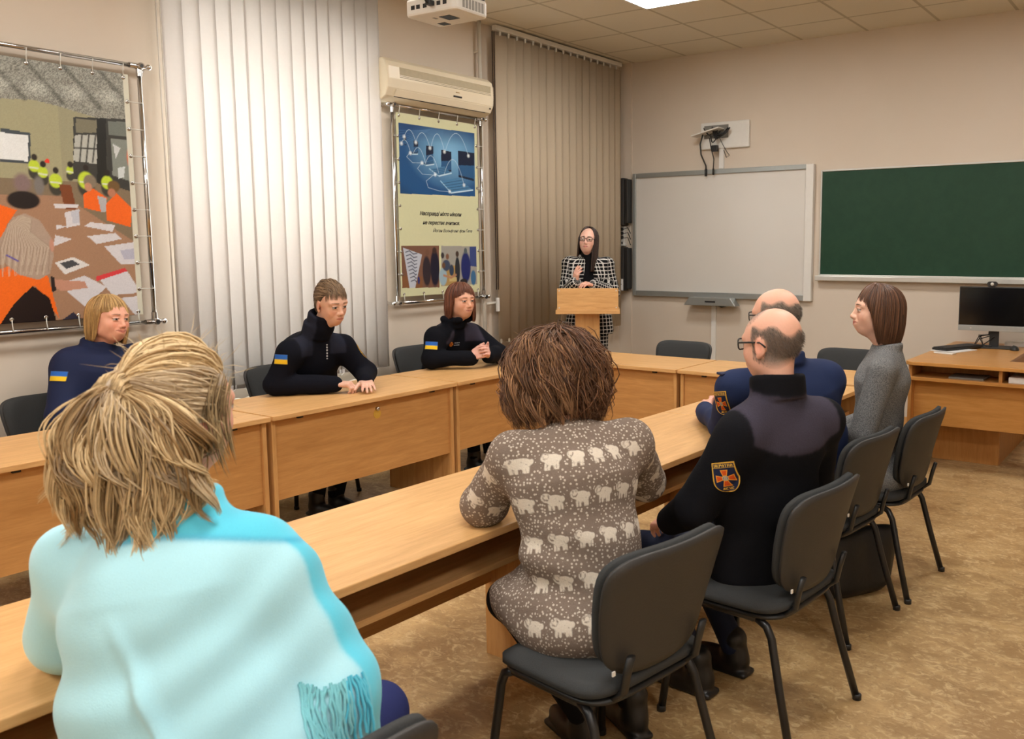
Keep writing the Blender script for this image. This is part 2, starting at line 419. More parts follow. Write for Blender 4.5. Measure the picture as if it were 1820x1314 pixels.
# ------------------------------------------------------------------ vertical blinds
def slat_mat(name, c, trans):
    m, nt, b, o = new_mat(name)
    v = noise(nt, texco(nt), 60, 4, .7)
    cc = mixc(nt, v, tuple(x*.94 for x in c), c)
    d = node(nt, 'ShaderNodeBsdfDiffuse'); nt.links.new(cc, d.inputs[0])
    t = node(nt, 'ShaderNodeBsdfTranslucent'); nt.links.new(cc, t.inputs[0])
    mx = node(nt, 'ShaderNodeMixShader', ins={0: trans}); nt.links.new(d.outputs[0], mx.inputs[1]); nt.links.new(t.outputs[0], mx.inputs[2]); nt.links.new(mx.outputs[0], o.inputs[0])
    return m
M['slat_l'] = slat_mat('pale_ivory_blind_fabric', rgb(238, 234, 230), .32)
M['slat_r'] = slat_mat('beige_blind_fabric', rgb(206, 190, 166), .2)
def blinds(y0, y1, x, ztop, zbot, n, mat, label, turn, chain_y, chain_mat, chain_bot):
    t = thing('vertical_blinds', label, 'blinds', (x, (y0+y1)/2, ztop), 0)
    L = y1-y0
    MB().span((-.022, -L/2-.02, -.012), (.022, L/2+.02, .028)).build('headrail', M['white_metal'], t, bevel=.003)
    for i in range(n):
        y = -L/2+L*(i+.5)/n
        a = turn*(1+.25*math.sin(i*2.3))+.10*math.sin(i*1.1)
        c, s = math.cos(a), math.sin(a); w = .0635
        hh = ztop-zbot
        V = []; F = []; N = 6
        for k in range(N+1):
            u = -1+2*k/N; bow = .004*(1-u*u)
            px, py = u*w*s+bow*c, u*w*c-bow*s
            V += [(px, y+py, -.045), (px, y+py, -hh)]
        for k in range(N): F.append((2*k, 2*k+1, 2*k+3, 2*k+2))
        sl = MB().add(V, F).build('slat', mat, t, True)
        sf = sl.modifiers.new('thick', 'SOLIDIFY'); sf.thickness = .0012
        MB().box((.0, y, -hh+.012), (.006, .10, .028), Matrix.Rotation(-a, 3, 'Z')).build('weight_pocket', mat, sl)
        MB().box((0, y, -.03), (.008, .02, .04)).build('slat_hook', M['white_plastic'], sl)
    pts = [(-.01, -L/2+L*(i)/60, -hh+.0+.02*(abs(math.sin(i*n*PI/60))-.9)) for i in range(61)]
    MB().tube(pts, .0022, 5).build('bottom_chain', M['white_plastic'], t)
    lp = MB()
    for s in (-1, 1):
        z = -.03
        lp.tube([(.01, chain_y-(y0+y1)/2+s*.012, -.03), (.01, chain_y-(y0+y1)/2+s*.012, chain_bot-ztop)], .0045, 6)
    lp.build('pull_chain', chain_mat, t, True)
    MB().box((.01, chain_y-(y0+y1)/2, chain_bot-ztop-.13), (.022, .03, .12)).build('cord_weight', M['white_plastic'], t, bevel=.005)
    return t
chainw = plain('pearl_bead_chain', rgb(206, 200, 190), .3)
chainb = plain('dark_brown_bead_chain', rgb(62, 44, 34), .5, var=.5, scale=220)
blinds(3.0, 4.62, WX+.10, 3.41, .70, 15, M['slat_l'], 'tall pale vertical blinds between the two banners', R(5), 2.97, chainw, 1.05)
blinds(5.93, 7.84, WX+.10, 3.40, .76, 17, M['slat_r'], 'tall beige vertical blinds between the air conditioner and the corner', R(20), 5.885, chainb, 1.22)

# ------------------------------------------------------------------ heating pipes and radiator
t = thing('heating_pipe', 'cream painted heating pipe running up the wall beside the beige blinds', 'pipe', (WX, 5.78, 0))
MB().tube([(.05, 0, .0), (.05, 0, 3.44)], .017, 12).build('riser', M['white_paint'], t, True)
MB().tube([(.05, 0, 1.10), (.05, .20, 1.10)], .014, 10).build('branch', M['white_paint'], t, True)
MB().tube([(.05, 0, .74), (.05, .20, .74)], .014, 10).build('branch', M['white_paint'], t, True)
for z in (.4, 2.05, 3.2): MB().box((.02, 0, z), (.05, .02, .02)).build('clip', M['white_paint'], t)
t = thing('radiator', 'cream ribbed radiator under the tall pale blinds', 'radiator', (WX, 3.9, 0))
b_ = MB()
for i in range(14): b_.box((.065, -.62+i*.095, .38), (.075, .07, .5))
b_.build('ribs', M['white_paint'], t, bevel=.02)
MB().tube([(.065, -.7, .60), (.065, .78, .60)], .022, 12).build('header_pipe', M['white_paint'], t, True)
MB().tube([(.065, -.7, .16), (.065, .7, .16)], .022, 12).build('header_pipe', M['white_paint'], t, True)

# ------------------------------------------------------------------ air conditioner
def aircon():
    L, H, D = 1.16, .30, .20
    t = thing('air_conditioner', 'cream wall air conditioner above the narrow banner', 'air conditioner', (WX, 5.20, 2.655))
    # profile in x (out of the wall) / z
    p = [(0, 0), (.10, -.005), (.165, .03), (.195, .085), (.20, .15), (.196, .235), (.18, .272), (.14, H), (0, H)]
    MB().prism([(x, z) for x, z in p], -L/2, L/2, 1).build('casing', M['ac'], t, bevel=.012)
    g = MB()
    for i in range(7): g.tube([(.199-.0012*i, -L*.40, .165+i*.010), (.199-.0012*i, L*.465, .165+i*.010)], .0022, 5)
    g.build('intake_grille', plain('warm_grey_grille', rgb(140, 130, 108), .6), t)  # grille bars in a darker grey than the casing
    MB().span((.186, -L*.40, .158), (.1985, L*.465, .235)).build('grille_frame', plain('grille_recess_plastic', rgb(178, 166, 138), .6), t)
    MB().box((.183, 0, .052), (.006, L*.86, .052), Matrix.Rotation(R(27), 3, 'Y')).build('louvre', M['ac'], t, bevel=.002)
    MB().box((.168, 0, .026), (.006, L*.86, .004), Matrix.Rotation(R(27), 3, 'Y')).build('outlet_slot', M['black_plastic'], t)
    MB().span((.195, .10, .098), (.203, .19, .110)).build('display_window', M['black_plastic'], t)
    MB().span((.197, .125, .133), (.203, .165, .139)).build('badge', plain('brass_badge', rgb(170, 140, 90), .4), t)
    MB().span((.185, L*.46, .055), (.192, L*.47, .066)).build('drain_plug', M['black_plastic'], t)
    return t
aircon()

# ------------------------------------------------------------------ flat pictures painted as coloured meshes
class Canvas:
    def __init__(s, y0, y1, z0, z1, ny, nz, c):
        s.y = np.linspace(y0, y1, ny); s.z = np.linspace(z0, z1, nz)
        s.Y, s.Z = np.meshgrid(s.y, s.z); s.C = np.empty((nz, ny, 3)); s.C[:] = c
        s.rng = np.random.default_rng(3)
    def poly(s, pts, c, a=1.0):
        n = len(pts); ins = np.zeros(s.Y.shape, bool)
        for i in range(n):
            (x0, y0), (x1, y1) = pts[i], pts[(i+1) % n]
            cond = (y0 > s.Z) != (y1 > s.Z)
            with np.errstate(all='ignore'):
                xi = (x1-x0)*(s.Z-y0)/(y1-y0+1e-12)+x0
            ins ^= cond & (s.Y < xi)
        s.C[ins] = s.C[ins]*(1-a)+np.array(c)*a
        return ins
    def ell(s, c, r, col, a=1.0, soft=.0, rot=0):
        dy, dz = s.Y-c[0], s.Z-c[1]
        if rot: dy, dz = dy*math.cos(rot)+dz*math.sin(rot), -dy*math.sin(rot)+dz*math.cos(rot)
        d = np.sqrt((dy/r[0])**2+(dz/r[1])**2)
        m = (np.clip((1-d)/soft, 0, 1) if soft else (d < 1).astype(float))*a
        s.C = s.C*(1-m[..., None])+np.array(col)*m[..., None]
    def line(s, pts, w, col, a=1.0):
        for (x0, y0), (x1, y1) in zip(pts, pts[1:]):
            vx, vy = x1-x0, y1-y0; L = vx*vx+vy*vy+1e-12
            t = np.clip(((s.Y-x0)*vx+(s.Z-y0)*vy)/L, 0, 1)
            d = np.hypot(s.Y-x0-t*vx, s.Z-y0-t*vy)
            m = np.clip(1.5-d/w, 0, 1)*a
            s.C = s.C*(1-m[..., None])+np.array(col)*m[..., None]
    def grain(s, mask, amp, cell=1):
        n = s.rng.random((s.C.shape[0]//cell+1, s.C.shape[1]//cell+1)); n = np.kron(n, np.ones((cell, cell)))[:s.C.shape[0], :s.C.shape[1]]
        f = (1+amp*(n-.5)*2)[..., None]
        s.C = np.where(mask[..., None], np.clip(s.C*f, 0, 1), s.C)
    def mesh(s, name, x, loc):
        nz, ny = s.Y.shape
        V = np.stack([np.full(s.Y.size, x), s.Y.ravel()-loc[1], s.Z.ravel()-loc[2]], 1)
        i = np.arange(ny-1); j = np.arange(nz-1); I, J = np.meshgrid(i, j); a = (J*ny+I).ravel()
        F = np.stack([a, a+1, a+ny+1, a+ny], 1)
        return grid_mesh(name, V, F, s.C.reshape(-1, 3))
def grid_mesh(name, V, F, C=None, extra=None):
    me = bpy.data.meshes.new(name)
    me.vertices.add(len(V)); me.vertices.foreach_set('co', np.asarray(V, np.float32).ravel())
    F = np.asarray(F, np.int32); k = F.shape[1]
    me.loops.add(F.size); me.loops.foreach_set('vertex_index', F.ravel())
    me.polygons.add(len(F)); me.polygons.foreach_set('loop_start', np.arange(0, F.size, k, dtype=np.int32)); me.polygons.foreach_set('loop_total', np.full(len(F), k, np.int32))
    me.polygons.foreach_set('use_smooth', np.ones(len(F), bool))
    me.update(calc_edges=True)
    if C is not None:
        a = me.color_attributes.new('col', 'FLOAT_COLOR', 'POINT')
        a.data.foreach_set('color', np.concatenate([C, np.ones((len(C), 1))], 1).astype(np.float32).ravel())
    for nm, d in (extra or {}).items():
        if d.ndim == 2:
            a = me.attributes.new(nm, 'FLOAT_VECTOR', 'POINT'); a.data.foreach_set('vector', d.astype(np.float32).ravel())
        else:
            a = me.attributes.new(nm, 'FLOAT', 'POINT'); a.data.foreach_set('value', d.astype(np.float32).ravel())
    return me
M['print'] = attr_mat('printed_banner_vinyl', .35, var=.03, scale=40)
M['tie'] = plain('clear_nylon_tie', rgb(210, 208, 200), .3)

def banner(y0, y1, z0, z1, fy0, fy1, fz0, fz1, canvas, label, nside, ntop):
    """sheet y0..y1, z0..z1 hung by ties in a chrome tube frame fy0..fy1, fz0..fz1"""
    loc = (WX, (fy0+fy1)/2, fz0)
    t = thing('banner_stand', label, 'banner', loc)
    X = .075; cy = loc[1]
    Y0, Y1, Z1 = fy0-cy, fy1-cy, fz1-fz0
    for a, b2 in (((X, Y0, 0), (X, Y1, 0)), ((X, Y0, Z1), (X, Y1, Z1)), ((X, Y0, 0), (X, Y0, Z1)), ((X, Y1, 0), (X, Y1, Z1))):
        MB().tube([a, b2], .0125, 14).build('chrome_rod', M['chrome'], t, True)
    for y, z in ((Y0, 0), (Y1, 0), (Y0, Z1), (Y1, Z1)):
        sy, sz = (1 if y < 0 else -1), (1 if z == 0 else -1)
        j = MB().lathe([(.019, -.02), (.019, .03), (.016, .034)], (X, y, z), 16, Matrix.Rotation(PI/2, 3, 'Y'))
        j.tube([(X, y, z), (X, y, z+sz*.055)], .0165, 14).tube([(X, y, z), (X, y+sy*.055, z)], .0165, 14)
        c = j.build('corner_joint', M['chrome'], t, True, angle=R(35))
        MB().lathe([(.009, 0), (.009, .0015)], (X+.0345, y, z), 12, Matrix.Rotation(PI/2, 3, 'Y')).build('joint_cap', M['black_plastic'], c)
    for z in (0, Z1):
        for y, s in ((Y0, -1), (Y1, 1)):
            m = MB().tube([(X, y, z), (X, y+s*.05, z)], .008, 10).tube([(0, y+s*.05, z), (X+.012, y+s*.05, z)], .011, 12).lathe([(.022, 0), (.022, .006), (.015, .012)], (0, y+s*.05, z), 16, Matrix.Rotation(PI/2, 3, 'Y'))
            m.ball((X+.012, y+s*.05, z), .017).build('wall_standoff', M['chrome'], t, True, angle=R(35))
    sh = link('banner_sheet', canvas.mesh('banner_sheet', X, loc), M['print'], t, True, fix=False)
    sf = sh.modifiers.new('thick', 'SOLIDIFY'); sf.thickness = .0015; sf.offset = -1
    def tie(ya, za, yb, zb):
        o = MB().tube([(X+.004, ya, za), (X+.006, (ya+yb)/2, (za+zb)/2), (X+.015, yb, zb)], .0028, 6).build('tie', M['tie'], t, True)
        MB().lathe([(.011, 0), (.011, .003), (.006, .004)], (X+.001, ya, za), 14, Matrix.Rotation(PI/2, 3, 'Y')).build('eyelet', M['chrome'], o, True)
    for i in range(ntop):
        y = y0+.03+(y1-y0-.06)*i/(ntop-1)-cy
        tie(y, z1-.02-fz0, y, Z1); tie(y, z0+.02-fz0, y, 0)
    for i in range(1, nside):
        z = z0+(z1-z0)*i/nside-fz0
        tie(y0+.015-cy, z, Y0, z); tie(y1-.015-cy, z, Y1, z)
    return t

# left banner: photograph of a planning exercise around a table
c = Canvas(1.24, 2.79, 1.21, 2.56, 330, 290, rgb(150, 146, 118))
c.poly([(1.2, 1.9), (2.4, 1.9), (2.4, 2.4), (1.2, 2.4)], rgb(158, 154, 122))
c.poly([(1.2, 1.2), (2.9, 1.2), (2.9, 1.95), (1.2, 1.95)], rgb(126, 110, 88))
net = c.poly([(1.2, 2.6), (2.144, 2.6), (2.805, 2.6), (2.802, 2.317), (2.626, 2.297), (2.396, 2.342), (2.287, 2.357), (2.129, 2.345), (1.2, 2.42)], rgb(138, 138, 128))
for k in range(9):
    yy = 1.3+k*.19
    c.line([(yy, 2.56), (yy+.18, 2.36)], .012, rgb(70, 70, 62), .6)
    c.ell((yy+.05, 2.42), (.09, .05), rgb(190, 192, 182), .55, .8)
c.grain(net, .5, 1)
c.poly([(2.118, 2.2), (2.258, 2.186), (2.246, 2.028), (2.105, 2.029)], rgb(64, 72, 78)); c.poly([(2.05, 2.18), (2.246, 2.173), (2.237, 2.041), (2.05, 2.046)], rgb(222, 226, 226))
c.poly([(2.478, 2.293), (2.806, 2.317), (2.804, 1.899), (2.663, 1.94), (2.454, 1.965)], rgb(58, 58, 54))
c.poly([(2.48, 2.199), (2.626, 2.213), (2.597, 2.052), (2.461, 2.061)], rgb(176, 178, 170)); c.poly([(2.49, 2.285), (2.62, 2.29), (2.625, 2.225), (2.485, 2.21)], rgb(120, 116, 96))
c.poly([(2.671, 2.199), (2.794, 2.198), (2.785, 1.962), (2.667, 1.996)], rgb(128, 134, 126)); c.poly([(2.66, 2.29), (2.79, 2.30), (2.79, 2.22), (2.66, 2.215)], rgb(110, 116, 108))
c.ell((2.765, 2.10), (.014, .06), rgb(220, 96, 40), .9, .4); c.poly([(2.70, 2.04), (2.74, 2.05), (2.73, 1.99), (2.70, 1.98)], rgb(196, 204, 204)); c.poly([(2.68, 2.17), (2.72, 2.15), (2.69, 2.09)], rgb(196, 200, 200))
for k in range(1, 4):
    f = k/4; c.line([(2.48+.146*f, 2.20+.014*f), (2.461+.136*f, 2.06)], .004, rgb(58, 58, 54))
c.line([(2.47, 2.13), (2.61, 2.135)], .004, rgb(58, 58, 54)); c.poly([(2.60, 2.30), (2.65, 2.30), (2.63, 1.93), (2.58, 1.95)], rgb(34, 34, 30))
c.poly([(1.2, 1.80), (2.092, 1.864), (2.396, 1.873), (2.775, 1.622), (2.80, 1.2), (1.2, 1.2)], rgb(160, 124, 98))
for q, r1 in (((2.263, 2.02), .03), ((2.303, 1.99), .028), ((2.364, 1.95), .036), ((2.52, 1.96), .045), ((2.634, 1.955), .035), ((2.44, 2.01), .02)):
    c.ell((q[0], q[1]-.03), (r1*1.1, r1*1.5), rgb(60, 58, 50), 1, .2); c.ell(q, (r1, r1*1.15), rgb(186, 208, 56), 1, .2); c.line([(q[0]-r1*.7, q[1]-.008), (q[0]+r1*.7, q[1]-.012)], .004, rgb(208, 214, 190))
    c.ell((q[0]+.004, q[1]+r1*1.5), (.017, .02), rgb(40, 34, 28), 1, .3)
c.ell((2.33, 2.05), (.012, .012), rgb(220, 60, 40))
c.ell((2.20, 1.93), (.05, .06), rgb(128, 108, 106), 1, .4); c.ell((2.28, 1.92), (.03, .06), rgb(120, 116, 112), 1, .4); c.poly([(2.38, 1.93), (2.44, 1.93), (2.46, 1.80), (2.40, 1.80)], rgb(120, 66, 36))
for p1 in ([(2.501, 1.886), (2.554, 1.92), (2.627, 1.87), (2.609, 1.789), (2.502, 1.811)], [(2.619, 1.839), (2.682, 1.90), (2.763, 1.819), (2.749, 1.711), (2.619, 1.746)]): c.poly(p1, rgb(232, 102, 32))
c.poly([(2.575, 1.88), (2.625, 1.87), (2.615, 1.79), (2.59, 1.79)], rgb(170, 170, 172))
c.ell((2.541, 1.955), (.038, .042), rgb(128, 116, 98), 1, .2); c.ell((2.53, 1.925), (.022, .026), rgb(186, 134, 106), 1, .2); c.ell((2.668, 1.935), (.038, .036), rgb(110, 84, 50), 1, .2); c.ell((2.655, 1.90), (.024, .026), rgb(176, 118, 90), 1, .2)
c.poly([(2.782, 1.914), (2.808, 1.915), (2.802, 1.628), (2.776, 1.724)], rgb(66, 50, 42))
for p1 in ([(2.345, 1.829), (2.474, 1.831), (2.467, 1.81), (2.351, 1.806)], [(2.398, 1.784), (2.472, 1.804), (2.472, 1.719), (2.401, 1.703)], [(2.506, 1.659), (2.661, 1.678), (2.693, 1.644), (2.554, 1.616)], [(2.527, 1.735), (2.664, 1.722), (2.645, 1.684), (2.495, 1.713)], [(2.593, 1.603), (2.769, 1.628), (2.8, 1.499), (2.68, 1.502)], [(2.341, 1.664), (2.426, 1.643), (2.328, 1.604)], [(2.351, 1.717), (2.407, 1.712), (2.349, 1.693)], [(2.551, 1.427), (2.71, 1.469), (2.783, 1.338), (2.621, 1.33)], [(2.342, 1.404), (2.476, 1.445), (2.593, 1.378), (2.465, 1.276)], [(2.667, 1.312), (2.798, 1.321), (2.797, 1.207), (2.741, 1.211)]):
    c.poly(p1, rgb(206, 204, 208))
c.poly([(2.43, 1.79), (2.475, 1.80), (2.47, 1.73), (2.435, 1.725)], rgb(186, 188, 198)); c.poly([(2.68, 1.58), (2.76, 1.59), (2.77, 1.53), (2.70, 1.53)], rgb(176, 176, 192))
c.poly([(2.536, 1.437), (2.701, 1.482), (2.713, 1.463), (2.54, 1.412)], rgb(206, 62, 66))
c.poly([(2.328, 1.518), (2.425, 1.547), (2.51, 1.502), (2.375, 1.454)], rgb(214, 212, 210)); c.poly([(2.353, 1.515), (2.418, 1.531), (2.457, 1.506), (2.385, 1.484)], rgb(70, 72, 76))
c.poly([(1.9, 1.83), (2.088, 1.815), (2.165, 1.789), (2.112, 1.714), (2.076, 1.60), (1.9, 1.6)], rgb(236, 104, 26)); c.ell((2.20, 1.842), (.085, .05), rgb(34, 26, 24), 1, .15)
c.poly([(1.9, 1.48), (2.064, 1.49), (2.171, 1.53), (2.289, 1.45), (2.33, 1.22), (2.222, 1.4), (2.043, 1.206), (1.9, 1.21)], rgb(234, 106, 30)); c.poly([(2.043, 1.209), (2.116, 1.311), (2.211, 1.4), (2.289, 1.331), (2.319, 1.19), (2.04, 1.19)], rgb(28, 18, 18))
hm = c.poly([(2.14, 1.75), (2.20, 1.775), (2.27, 1.74), (2.32, 1.65), (2.325, 1.55), (2.30, 1.46), (2.24, 1.43), (2.15, 1.46), (2.09, 1.52), (2.04, 1.50), (2.06, 1.62)], rgb(168, 148, 132))
for k in range(46):
    f = k/45; c.line([(2.18+.05*f, 1.765-.02*f), (2.12+.10*f, 1.72-.04*f), (2.075+.235*f, 1.60), (2.06+.225*f+.01*math.sin(k), 1.48-.03*math.sin(k*2.1))], .0025, rgb(196, 182, 164) if k % 3 else rgb(134, 114, 98), .5)
c.ell((2.32, 1.61), (.014, .04), rgb(190, 140, 120), 1, .3); c.line([(2.10, 1.56), (2.15, 1.53)], .004, rgb(80, 70, 160))
c.poly([(2.321, 1.43), (2.40, 1.42), (2.474, 1.414), (2.49, 1.377), (2.354, 1.364), (2.31, 1.39)], rgb(188, 138, 116)); c.poly([(2.30, 1.45), (2.32, 1.44), (2.325, 1.37), (2.305, 1.36)], rgb(40, 30, 30))
c.poly([(2.328, 1.20), (2.403, 1.249), (2.453, 1.20)], rgb(46, 44, 60))
# people of the part beyond the left edge of the view
for k in range(3):
    c.ell((1.4+.25*k, 1.62), (.10, .14), rgb(232, 104, 30), 1, .1); c.ell((1.4+.25*k, 1.80), (.05, .06), rgb(50, 40, 34), 1, .2)
c.grain(np.ones(c.Y.shape, bool), .05)
ln = np.abs(c.Y-2.79) < .03; c.C[ln] = rgb(206, 204, 186)
banner(1.24, 2.79, 1.21, 2.56, 1.17, 2.855, 1.165, 2.615, c, 'large banner of people in orange vests at a table, chrome tube frame', 9, 10)

# narrow banner
c = Canvas(4.80, 5.70, 1.21, 2.59, 300, 440, rgb(206, 207, 168))
bl = c.poly([(4.826, 2.515), (5.668, 2.519), (5.662, 2.003), (4.822, 1.991)], rgb(28, 80, 132))
dd = np.hypot((c.Y-5.36)/.42, (c.Z-2.33)/.26); g = np.clip(1.15-dd, 0, 1)[..., None]
c.C = np.where(bl[..., None], c.C*(1-g)+np.array(rgb(122, 176, 214))*g, c.C)
dd = np.clip(((c.Y-4.82)*-.5+(2.10-c.Z))*3.2, 0, 1)[..., None]; c.C = np.where(bl[..., None], c.C*(1-dd)+np.array(rgb(10, 22, 52))*dd, c.C)
dd = np.clip((c.Z-2.40)*5, 0, .75)[..., None]; c.C = np.where(bl[..., None], c.C*(1-dd)+np.array(rgb(14, 50, 100))*dd, c.C)
for k in range(7): c.line([(4.83, 2.46-.02*k), (5.05+.02*k, 2.48+.004*k), (5.3, 2.44+.01*k)], .003, rgb(90, 140, 190), .25)
S = rgb(14, 30, 58)
for p1 in ([(4.874, 2.421), (4.902, 2.419), (4.9, 2.357), (4.871, 2.358)], [(4.977, 2.397), (5.024, 2.393), (5.021, 2.312), (4.974, 2.312)], [(5.108, 2.37), (5.187, 2.373), (5.183, 2.243), (5.102, 2.233)], [(5.274, 2.354), (5.389, 2.346), (5.384, 2.19), (5.268, 2.192)], [(5.468, 2.362), (5.664, 2.359), (5.65, 2.129), (5.468, 2.151)]):
    c.poly(p1, S); a0, a1 = p1[2], p1[3]
    c.poly([pair(p1[3], p1[0], .08), pair(p1[2], p1[1], .08), pair(p1[2], p1[1], .55), pair(p1[3], p1[0], .45)], rgb(46, 100, 150), .75)
for p1 in ([(4.933, 2.309), (5.01, 2.32), (5.015, 2.299), (4.961, 2.295)], [(5.06, 2.234), (5.184, 2.269), (5.189, 2.234), (5.102, 2.22)], [(5.138, 2.196), (5.308, 2.225), (5.383, 2.177), (5.242, 2.146)], [(5.259, 2.108), (5.468, 2.146), (5.634, 2.055), (5.378, 2.02)]):
    c.poly(p1, rgb(70, 124, 168)); c.line([p1[3], p1[2]], .005, rgb(190, 220, 236)); c.line([p1[0], p1[3]], .004, rgb(160, 200, 224))
    for k in range(1, 5): c.line([pair(p1[0], p1[3], k/5), pair(p1[1], p1[2], k/5)], .002, rgb(20, 44, 80), .8)
def arc(a, b2, h, w=.003):
    pts = []
    for i in range(13):
        f = i/12; pts.append((a[0]+(b2[0]-a[0])*f, a[1]+(b2[1]-a[1])*f+h*4*f*(1-f)))
    c.line(pts, w*.7, rgb(206, 228, 242), .65)
for a, b2, h in (((4.88, 2.417), (5.0, 2.39), .07), ((5.0, 2.39), (5.15, 2.36), .09), ((5.16, 2.36), (5.31, 2.345), .12), ((5.32, 2.345), (5.59, 2.33), .16), ((4.85, 2.37), (4.94, 2.31), .05), ((4.97, 2.30), (5.10, 2.23), .08), ((5.10, 2.24), (5.24, 2.17), .09), ((5.30, 2.16), (5.53, 2.09), .16)): arc(a, b2, h)
for pts in ([(4.93, 2.30), (4.90, 2.27), (4.96, 2.23), (5.06, 2.235)], [(5.05, 2.23), (5.01, 2.19), (5.06, 2.15), (5.2, 2.15)], [(5.18, 2.15), (5.10, 2.10), (5.12, 2.05), (5.24, 2.03), (5.36, 2.03)]): c.line(pts, .002, rgb(206, 228, 242), .6)
for q in ((4.88, 2.417), (5.0, 2.385), (5.15, 2.355), (5.31, 2.34), (5.59, 2.33), (4.85, 2.365), (4.94, 2.30), (5.06, 2.235), (5.2, 2.155), (5.36, 2.03), (5.53, 2.09)): c.ell(q, (.022, .02), rgb(240, 250, 255), .9, .9)
pa = c.poly([(4.817, 1.599), (5.222, 1.597), (5.216, 1.266), (4.815, 1.278)], rgb(118, 84, 68)); c.poly([(4.817, 1.37), (5.03, 1.36), (5.03, 1.27), (4.815, 1.278)], rgb(126, 84, 54))
c.poly([(4.833, 1.585), (5.033, 1.53), (4.95, 1.274), (4.891, 1.275)], rgb(186, 192, 204))
for k in range(9): c.line([(4.86+.006*k, 1.55-.028*k), (4.90+.006*k, 1.56-.028*k), (4.94+.003*k, 1.535-.027*k), (4.98-.002*k, 1.54-.027*k)], .004, rgb(60, 62, 84), .9)
c.ell((5.08, 1.40), (.05, .13), rgb(48, 40, 48), 1, .2); c.ell((5.17, 1.42), (.055, .16), rgb(26, 26, 46), 1, .2); c.ell((5.09, 1.545), (.025, .03), rgb(110, 78, 62), 1, .3); c.ell((5.17, 1.56), (.028, .03), rgb(66, 48, 42), 1, .3); c.ell((4.99, 1.33), (.012, .03), rgb(40, 50, 110))
pb = c.poly([(5.247, 1.597), (5.661, 1.591), (5.666, 1.276), (5.236, 1.274)], rgb(158, 156, 148)); c.poly([(5.247, 1.43), (5.44, 1.44), (5.44, 1.28), (5.236, 1.274)], rgb(168, 138, 84))
c.poly([(5.58, 1.59), (5.661, 1.59), (5.664, 1.42), (5.58, 1.43)], rgb(58, 74, 128))
for q, r1, k1 in (((5.26, 1.35), (.05, .08), rgb(150, 176, 190)), ((5.30, 1.44), (.05, .05), rgb(60, 72, 96)), ((5.36, 1.40), (.03, .05), rgb(52, 64, 84)), ((5.43, 1.40), (.032, .12), rgb(40, 44, 52)), ((5.53, 1.42), (.065, .14), rgb(34, 44, 104)), ((5.62, 1.33), (.035, .07), rgb(66, 110, 150)), ((5.5, 1.30), (.05, .03), rgb(38, 38, 44))): c.ell(q, r1, k1, 1, .2)
for q, k1 in (((5.27, 1.44), rgb(104, 74, 54)), ((5.315, 1.51), rgb(120, 84, 64)), ((5.43, 1.53), rgb(70, 54, 46)), ((5.53, 1.555), rgb(84, 96, 100)), ((5.26, 1.52), rgb(54, 50, 54))): c.ell(q, (.022, .028), k1, 1, .3)
c.poly([(5.33, 1.36), (5.42, 1.34), (5.42, 1.31), (5.33, 1.31)], rgb(196, 176, 120)); c.line([(5.27, 1.36), (5.35, 1.34), (5.41, 1.36)], .009, rgb(176, 128, 98))
tb = banner(4.80, 5.70, 1.21, 2.59, 4.765, 5.745, 1.165, 2.64, c, 'narrow pale green banner with blue laptop picture and Cyrillic quotation', 8, 5)
def text_mesh(s, size, shear=.3, extr=.0006, bold=0):
    cu = bpy.data.curves.new('txt', 'FONT'); cu.body = s; cu.size = size; cu.shear = shear; cu.extrude = extr; cu.align_x = 'LEFT'; cu.offset = bold; cu.resolution_u = 3
    o = bpy.data.objects.new('txt', cu); COL.objects.link(o)
    dg = bpy.context.evaluated_depsgraph_get(); dg.update()
    me = bpy.data.meshes.new_from_object(o.evaluated_get(dg))
    bpy.data.objects.remove(o); bpy.data.curves.remove(cu)
    return me
def text_fit(name, s, width, mtx, mat, parent, shear=.3, extr=.0006, bold=0, maxh=None):
    me = text_mesh(s, 1, shear, extr, bold)
    xs = [v.co.x for v in me.vertices]; x0, x1 = min(xs), max(xs); k = width/(x1-x0)
    for v in me.vertices: v.co = mtx @ Vector(((v.co.x-x0)*k, v.co.y*(k if maxh is None else maxh), v.co.z))
    return link(name, me, mat, parent, fix=False)
ink = plain('dark_printing_ink', rgb(36, 34, 40), .6)
def onwall(y, z): return Matrix(((0, 0, 1, .0765), (1, 0, 0, y-tb.location.y), (0, 1, 0, z-tb.location.z), (0, 0, 0, 1)))
text_fit('printed_line', 'Насправді ніхто ніколи', .47, onwall(5.02, 1.835), ink, tb, .35, bold=.02)
text_fit('printed_line', 'не перестає вчитися.', .415, onwall(5.05, 1.765), ink, tb, .35, bold=.02)
text_fit('printed_line', 'Йоган Вольфганг фон Ґете', .455, onwall(5.16, 1.705), plain('grey_printing_ink', rgb(84, 84, 84), .6), tb, .35)

# ------------------------------------------------------------------ boards on the back wall
def frame4(t, name, w, h, bw, d, mats, y0):
    """frame bars in the local xz plane, y0 the back"""
    for i, (a, b2) in enumerate((((-w/2, 0), (-w/2+bw[0], h)), ((w/2-bw[1], 0), (w/2, h)), ((-w/2+bw[0], h-bw[2]), (w/2-bw[1], h)), ((-w/2+bw[0], 0), (w/2-bw[1], bw[3])))):
        MB().span((a[0], y0-d, a[1]), (b2[0], y0, b2[1])).build(name, mats[i], t, bevel=.004)
t = thing('whiteboard', 'large white interactive board with grey frame and pen tray', 'whiteboard', (-3.995, WY, 1.07))
W, H = 1.945, 1.255
MB().span((-W/2+.02, -.03, .02), (W/2-.02, -.01, H-.02)).build('panel', M['board_white'], t)
frame4(t, 'frame_bar', W, H, (.035, .075, .045, .055), .05, [M['grey_metal'], M['white_plastic'], M['grey_metal'], M['grey_metal']], 0)
